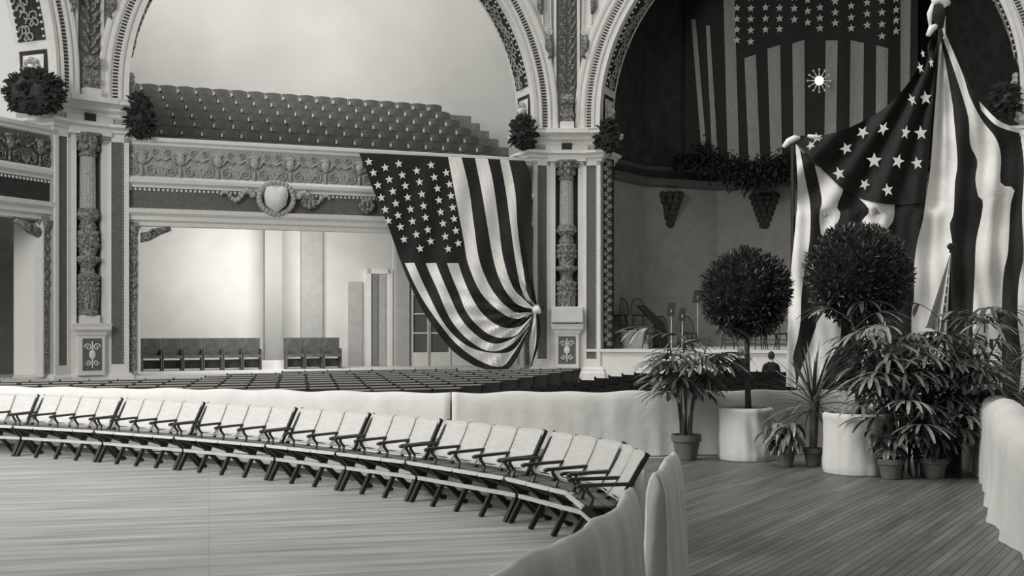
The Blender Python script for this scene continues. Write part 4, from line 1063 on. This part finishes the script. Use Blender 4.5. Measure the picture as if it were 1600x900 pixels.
# canton
top = crv([(x, y, 0) for x, y in [(1226, 218), (1250, 212), (1290, 210), (1330, 198), (1380, 170), (1415, 135), (1440, 95), (1454, 60), (1466, 44)]], 60)
bot = crv([(x, y, 0) for x, y in [(1228, 226), (1243, 224), (1275, 255), (1318, 296), (1350, 312), (1400, 320), (1446, 316)]], 60)
rgt = crv([(x, y, 0) for x, y in c6u], 20)
vs = []; nx = 14
for j in range(60):
    for i in range(nx+1): q = top[j].lerp(bot[j], i/nx); vs.append(fb(q.x, q.y, .03))
m.add(vs, [(j*(nx+1)+i, (j+1)*(nx+1)+i, (j+1)*(nx+1)+i+1, j*(nx+1)+i+1) for j in range(59) for i in range(nx)], 0)
for (x, y, r_, sx, ro) in ((1438, 106, 10, .55, .3), (1455, 98, 9, .45, .1), (1425, 156, 11, .6, .4), (1446, 153, 12, .9, .1), (1348, 207, 11, .9, -.5), (1380, 201, 12, .7, -.5), (1415, 207, 12, .6, -.2), (1439, 208, 12, .9, .1),
        (1322, 232, 11, .9, -.9), (1366, 251, 13, 1, 0), (1403, 252, 12, .85, -.3), (1433, 255, 11, .85, .2), (1351, 288, 10, .85, -.5), (1387, 297, 11, .85, .2), (1311, 271, 11, .9, .3), (1267, 227, 9, .7, -.8), (1276, 215, 9, .9, -1.1), (1442, 84, 7, .5, .2)):
    q = fb(x, y, .16); s_ = DB/FPX*r_; m.star(q, (cos(ro)*sx, 0, sin(ro)*sx), (-sin(ro), 0, cos(ro)), s_, (0, -1, 0), 1)
# knots
def lump(pts, mi, w=.1):
    m.tube([at(x, y, DB-.15) for x, y in pts], [w*.6]+[w]*(len(pts)-2)+[w*.4], 8, mi)
lump([(1224, 230), (1232, 221), (1242, 216), (1250, 215)], 1, .05); lump([(1262, 212), (1272, 214), (1285, 217)], 1, .035)
lump([(1458, 4), (1466, -2), (1476, 3), (1484, 6)], 1, .08); lump([(1470, 0), (1476, 9), (1482, 4)], 1, .06)
lump([(1458, 6), (1453, 22), (1453, 40)], 1, .05); lump([(1464, 8), (1466, 24), (1469, 44)], 0, .12); lump([(1450, 56), (1456, 44), (1468, 38)], 1, .06); lump([(1476, 25), (1474, 40), (1477, 60)], 1, .03)
fo = at(1400, 608, DB)
o = m.build('draped_bunting', [FLAGD, FLAGL], loc=fo, smooth=True); tag(o, 'giant flag bunting gathered to a peak and falling behind the potted plants', 'flag')
# post at its left edge
a = at(1241, 222, DB+.1); m = MB(); m.tube([(a.x-.02, a.y, 0), (a.x-.02, a.y, a.z)], .035, 8); m.ball((a.x-.02, a.y, a.z), .06, .06, .06, 8, 6); tag(m.build('flag_post', CHB, loc=(a.x, a.y, 0)), 'thin dark post carrying the left corner of the bunting', 'post')
a = at(1469, 0, DB+.2); m = MB(); m.tube([(a.x, a.y, 0), (a.x, a.y, 7.4)], .04, 8); m.ball((a.x, a.y, 7.4), .07, .07, .07, 8, 6); tag(m.build('flag_post', CHB, loc=(a.x, a.y, 0)), 'tall post behind the bunting carrying its peak', 'post')
# ---- furled flag on a staff
d = 16.9; s0 = at(1487, 392, d); P = rooted('flag_on_staff', 'small furled flag on an upright staff above the right palm', 'flag', (s0.x, s0.y, 0))
m = MB(); m.tube([(s0.x, s0.y, 0), (s0.x, s0.y, s0.z)], .014, 6); m.build('staff', CHB, P)
m = MB(); m.ball((s0.x, s0.y, s0.z+.06), .07, .02, .05, 8, 6); m.box(s0.x-.03, s0.x+.03, s0.y-.01, s0.y+.01, s0.z-.03, s0.z+.03); m.build('finial', CHB, P)
m = MB(); n = 24; vs = []
for j in range(16):
    t = j/15; zt = s0.z-.06-1.05*t
    for i in range(n+1):
        u = i/n; spread = .02+.34*t; x = s0.x-.005-spread*u; y = s0.y+.06*t*sin(u*22)+.01; vs.append((x, y, zt-.06*(1-u)*t+(.0 if t < 1 else .05*u)))
for j in range(15):
    for i in range(n):
        m.add([vs[j*(n+1)+i], vs[(j+1)*(n+1)+i], vs[(j+1)*(n+1)+i+1], vs[j*(n+1)+i+1]], [(0, 1, 2, 3)], [0, 0, 1, 0, 1, 1, 0, 1][i//3])
for k in range(5): m.star((s0.x-.06-.015*k, s0.y-.03, s0.z-.35-.13*k), (.8, 0, .2), (-.2, 0, 1), .025, (0, -1, 0), 1)
m.build('flag_cloth', [mat('small_flag_dark', .10, .9), FLAGL], P, smooth=True)
# ================================================================== PLANTS
def tub(c, r, h, P, seed):
    n = 72; m = MB(); prof = [(1.0, .012), (1.03, .1*h), (1.02, .35*h), (1.0, .6*h), (1.0, .85*h), (1.02, .97*h), (1.0, h), (.93, h+.015), (.9, h-.04)]
    def fn(th, z):
        a = th-radians(-50); a = (a+pi) % (2*pi)-pi
        dd = exp(-(a/.8)**2)*exp(-((z/h-.45)/.35)**2)
        return 1+.09*dd*sin(a*8+z*9)-.06*dd+.012*sin(11*th+seed+z*3)+.01*sin(17*th)
    zs = []
    for a, b in zip(prof, prof[1:]):
        for k in range(4): zs.append((a[0]+(b[0]-a[0])*k/4, a[1]+(b[1]-a[1])*k/4))
    zs.append(prof[-1]); m.lathe([(r*a, b) for a, b in zs], (c[0], c[1], 0), n, fn=fn); pp = m.build('cloth_wrap', CLOTH, P, smooth=True)
    m = MB(); m.lathe([(r*.92, h-.08), (r*.92, h-.03)], (c[0], c[1], 0), 30); m.build('soil', SOIL, pp)
def bay(px, py_ball, rpx, d, tub_r, tub_h, label, seed, lean=0):
    c = onfloor(px, HY+CAMZ*FPX/d); b = at(px, py_ball, d); rb = rpx*d/FPX; rnd = random.Random(seed)
    P = rooted('bay_tree', label, 'tree', (c.x, c.y, 0), 'clipped bay trees in wrapped tubs')
    tub((c.x, c.y), tub_r, tub_h, P, seed)
    m = MB(); m.tube([(c.x+lean, c.y, tub_h-.05), (c.x+lean*.5, c.y, tub_h+.5), (b.x, b.y, b.z-rb*.4)], [.045, .038, .035], 10); m.build('trunk', BARK, P, smooth=True)
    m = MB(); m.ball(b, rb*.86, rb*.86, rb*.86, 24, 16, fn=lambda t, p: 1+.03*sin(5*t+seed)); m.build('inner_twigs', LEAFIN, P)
    m = MB()
    for k in range(5200):
        z = rnd.uniform(-1, 1); th = rnd.uniform(0, 2*pi); s = sqrt(1-z*z); v = Vector((s*cos(th), s*sin(th), z))
        rr = rb*(1+.05*noise.noise(v*3+Vector((seed, 0, 0)))*2)*rnd.uniform(.80, 1.0)
        dr = (v+Vector((rnd.uniform(-.8, .8), rnd.uniform(-.8, .8), rnd.uniform(-.3, .9)))).normalized()
        m.leaf(b+v*rr, dr, .075, .032, up=(rnd.uniform(-1, 1), rnd.uniform(-1, 1), 1), seg=2)
    m.build('foliage', LEAF, P)
bay(1166, 458, 69, 16.9, .37, .72, 'left bay tree, round clipped crown above a tub wrapped in white cloth', 21, lean=.03)
bay(1341, 430, 80, 15.4, .43, .76, 'right and larger bay tree, round clipped crown above a white wrapped tub', 22)
def pot(c, r, h, P, mt=CLAY):
    m = MB(); m.lathe([(r*.68, .012), (r*.70, .02), (r*.92, h*.72), (r*1.0, h*.73), (r*1.04, h*.76), (r*1.04, h), (r*.95, h), (r*.92, h-.03)], (c[0], c[1], 0), 28); pp = m.build('pot', mt, P)
    m = MB(); m.lathe([(r*.9, h-.06), (r*.9, h-.035)], (c[0], c[1], 0), 20); m.build('soil', SOIL, pp)
def fan(m, p, d, ln, n, mi, rnd, w=.045, droop=1.1, spread=1.25):
    d = Vector(d).normalized(); sd = d.cross(Vector((0, 0, 1)))
    if sd.length < .05: sd = Vector((1, 0, 0))
    sd.normalize(); up = sd.cross(d)
    for i in range(n):
        a = -spread+2*spread*i/(n-1); dd = d*cos(a)+sd*sin(a)+up*.15
        m.leaf(p, dd, ln*(1-.2*abs(a)/spread)*rnd.uniform(.85, 1.1), w*rnd.uniform(.8, 1.15), droop=droop*rnd.uniform(.6, 1.3), seg=5, shape='strap', mi=mi, fold=.12)
def rhapis(c, base_z, stems, label, name='lady_palm', potr=None, poth=None, seed=1, height=(1.0, 1.6), rad=.3, leafln=.34, fans=5, group=None, mats=(PALM, PALMD), spreadx=1.0, outr=.3, w=.045):
    rnd = random.Random(seed); P = rooted(name, label, 'potted plant', (c[0], c[1], 0), group)
    if potr: pot(c, potr, poth, P)
    ms = MB(); ml = MB()
    for k in range(stems):
        th = rnd.uniform(0, 2*pi); r0 = rnd.uniform(0, rad*.5); h = rnd.uniform(*height)
        p0 = Vector((c[0]+r0*cos(th), c[1]+r0*sin(th), base_z)); lean = Vector((cos(th)*spreadx, sin(th)*.7, 0))*rnd.uniform(.05, outr)
        pts = [p0+Vector((0, 0, (h-base_z)*t))+lean*t*t for t in (0, .3, .6, 1)]
        ms.tube(pts, [.014, .013, .012, .01], 6)
        for j in range(fans):
            t = rnd.uniform(.55, 1.0) if j < fans-1 else 1.0; p = pts[2].lerp(pts[3], max(0, (t-.6)/.4)) if t > .6 else pts[1].lerp(pts[2], (t-.3)/.3)
            a = rnd.uniform(0, 2*pi); dr = Vector((cos(a)*spreadx, sin(a), rnd.uniform(.25, 1.1))).normalized(); q = p+dr*rnd.uniform(.15, .32)
            ms.tube([p, p.lerp(q, .5)+Vector((0, 0, .02)), q], .005, 4)
            fan(ml, q, Vector((dr.x, dr.y, dr.z*.35)), leafln*rnd.uniform(.85, 1.15), rnd.randint(6, 9), 0 if rnd.random() < .55 else 1, rnd, w=w)
    ms.build('canes', BARK, P); ml.build('fronds', list(mats), P); return P
c = onfloor(1072, 719); c = (c.x, c.y-.02)
rhapis(c, .3, 9, 'lady palm in a clay pot standing before the white barrier, left of the bay trees', potr=.20, poth=.36, seed=31, height=(.95, 1.75), rad=.22, leafln=.48, fans=5, outr=.40, w=.055)
# large lady palm at the right
c = onfloor(1462, 748); c = (c.x, c.y+.35)
rhapis(c, .0, 30, 'big dense lady palm filling the corner beside the right bay tree', seed=32, height=(.7, 2.0), rad=1.1, leafln=.48, fans=6, outr=.8, spreadx=1.0, w=.046, name='large_lady_palm')
c = onfloor(1420, 745); c2 = (c.x+.1, c.y+.55)
rhapis(c2, .0, 14, 'lady palm just right of the right bay tree trunk', seed=34, height=(.9, 1.75), rad=.5, leafln=.44, fans=5, outr=.5, w=.043)
# feathery palm behind the right barrier
def areca(c, label, seed, h=2.1, nf=14, ln=1.0):
    rnd = random.Random(seed); P = rooted('feather_palm', label, 'potted plant', (c[0], c[1], 0)); ms = MB(); ml = MB()
    for k in range(nf):
        th = 2*pi*k/nf+rnd.uniform(-.3, .3); p = Vector((c[0], c[1], .1)); pts = []; d = Vector((cos(th)*.18, sin(th)*.18, 1)).normalized()
        hh = rnd.uniform(.75, 1.05)*h; N = 14
        for i in range(N):
            pts.append(p.copy()); d = (d+Vector((cos(th)*.10, sin(th)*.10, -.07))*(i/N*1.6)).normalized(); p = p+d*hh/N*1.1
        ms.tube(pts, [.014*(1-i/N*.7) for i in range(N)], 5)
        for i in range(5, N):
            for sg in (-1, 1):
                t = (pts[i]-pts[i-1]).normalized(); sd = t.cross(Vector((0, 0, 1))); sd = sd.normalized() if sd.length > .1 else Vector((1, 0, 0))
                for s2 in (0, .5): ml.leaf(pts[i-1].lerp(pts[i], s2), t*.6+sd*sg*.8, .34*(1-.4*abs(i/N-.6)), .022, droop=.8, seg=3, shape='sword', mi=rnd.choice((0, 1)))
    pot(c, .18, .32, P)
    ms.build('stalks', BARK, P); ml.build('leaflets', [PALM, PALMD], P)
q = at(1562, 600, 16.2); areca((q.x, q.y), 'feathery palm behind the right barrier in front of the bunting', 41, 1.95)
# spiky dracaena between the tubs
def dracaena(c, pr, ph, crown_z, label, seed, n=60, ln=.85):
    rnd = random.Random(seed); P = rooted('spiky_dracaena', label, 'potted plant', (c[0], c[1], 0)); pot(c, pr, ph, P)
    m = MB(); m.tube([(c[0], c[1], ph-.04), (c[0]+.02, c[1], crown_z+.12)], [.05, .07], 9); m.build('stem', BARK, P)
    m = MB()
    for k in range(n):
        t = k/n; th = k*2.399; el = 1.45-1.55*t; d = Vector((cos(th)*cos(el), sin(th)*cos(el), sin(el)))
        m.leaf((c[0]+.04*cos(th), c[1]+.04*sin(th), crown_z+.15-.25*t), d, ln*rnd.uniform(.8, 1.15)*(.8+.2*t), .05, droop=.25+.9*t, seg=6, shape='sword', mi=0 if rnd.random() < .6 else 1, fold=.2)
    m.build('leaves', [PALM, PALMD], P)
c = onfloor(1274, 731); dracaena((c.x, c.y+.12), .125, .25, .82, 'spiky dracaena in a small clay pot between the two wrapped tubs', 51)
# broad-leaved plants
def rubber(c, pr, ph, h, label, seed, stems, per, side=(0, 0), ln=.22, w=.085, mats=(PALM, PALMD)):
    rnd = random.Random(seed); P = rooted('broad_leaf_plant', label, 'potted plant', (c[0], c[1], 0)); pot(c, pr, ph, P)
    ms = MB(); ml = MB()
    for s in range(stems):
        th = 2*pi*s/stems+rnd.uniform(-.4, .4); top = Vector((c[0]+side[0]+cos(th)*.28, c[1]+side[1]+sin(th)*.2, h*rnd.uniform(.75, 1.05)))
        p0 = Vector((c[0], c[1], ph-.05)); mid = p0.lerp(top, .55)+Vector((0, 0, .12)); pts = crv([p0, mid, top], 10); ms.tube(pts, [.016-.001*i for i in range(10)], 6)
        for k in range(per):
            p = pts[3+int(6*k/per)]; a = rnd.uniform(0, 2*pi); ml.leaf(p, (cos(a), sin(a), rnd.uniform(0, .5)), ln*rnd.uniform(.8, 1.2), w, droop=1.7, seg=5, mi=rnd.choice((0, 0, 1)), fold=.12)
    ms.build('stems', BARK, P); ml.build('leaves', list(mats), P)
c = onfloor(1235, 735); rubber((c.x+.02, c.y+.35), .13, .26, .62, 'drooping broad-leaved plant low in front of the left side of the dracaena', 61, 7, 11, side=(-.05, -.1), ln=.3, w=.07)
c = onfloor(1397, 752); rubber((c.x, c.y+.14), .15, .26, .66, 'small broad-leaved plant in a grey pot in front of the right wrapped tub', 62, 7, 7, ln=.22, w=.085)
c = onfloor(1470, 752); rubber((c.x, c.y+.25), .17, .26, .8, 'dark leafy plant low in the corner under the big lady palm', 63, 12, 14, ln=.26, w=.08, mats=(PALMD, LEAF))
c = onfloor(1505, 745); rubber((c.x-.05, c.y+.45), .16, .26, .95, 'dark leafy plant against the right barrier at the corner', 64, 12, 14, ln=.26, w=.08, mats=(PALMD, LEAF))
for o in list(bpy.data.objects):
    if '_org' in o: del o['_org']
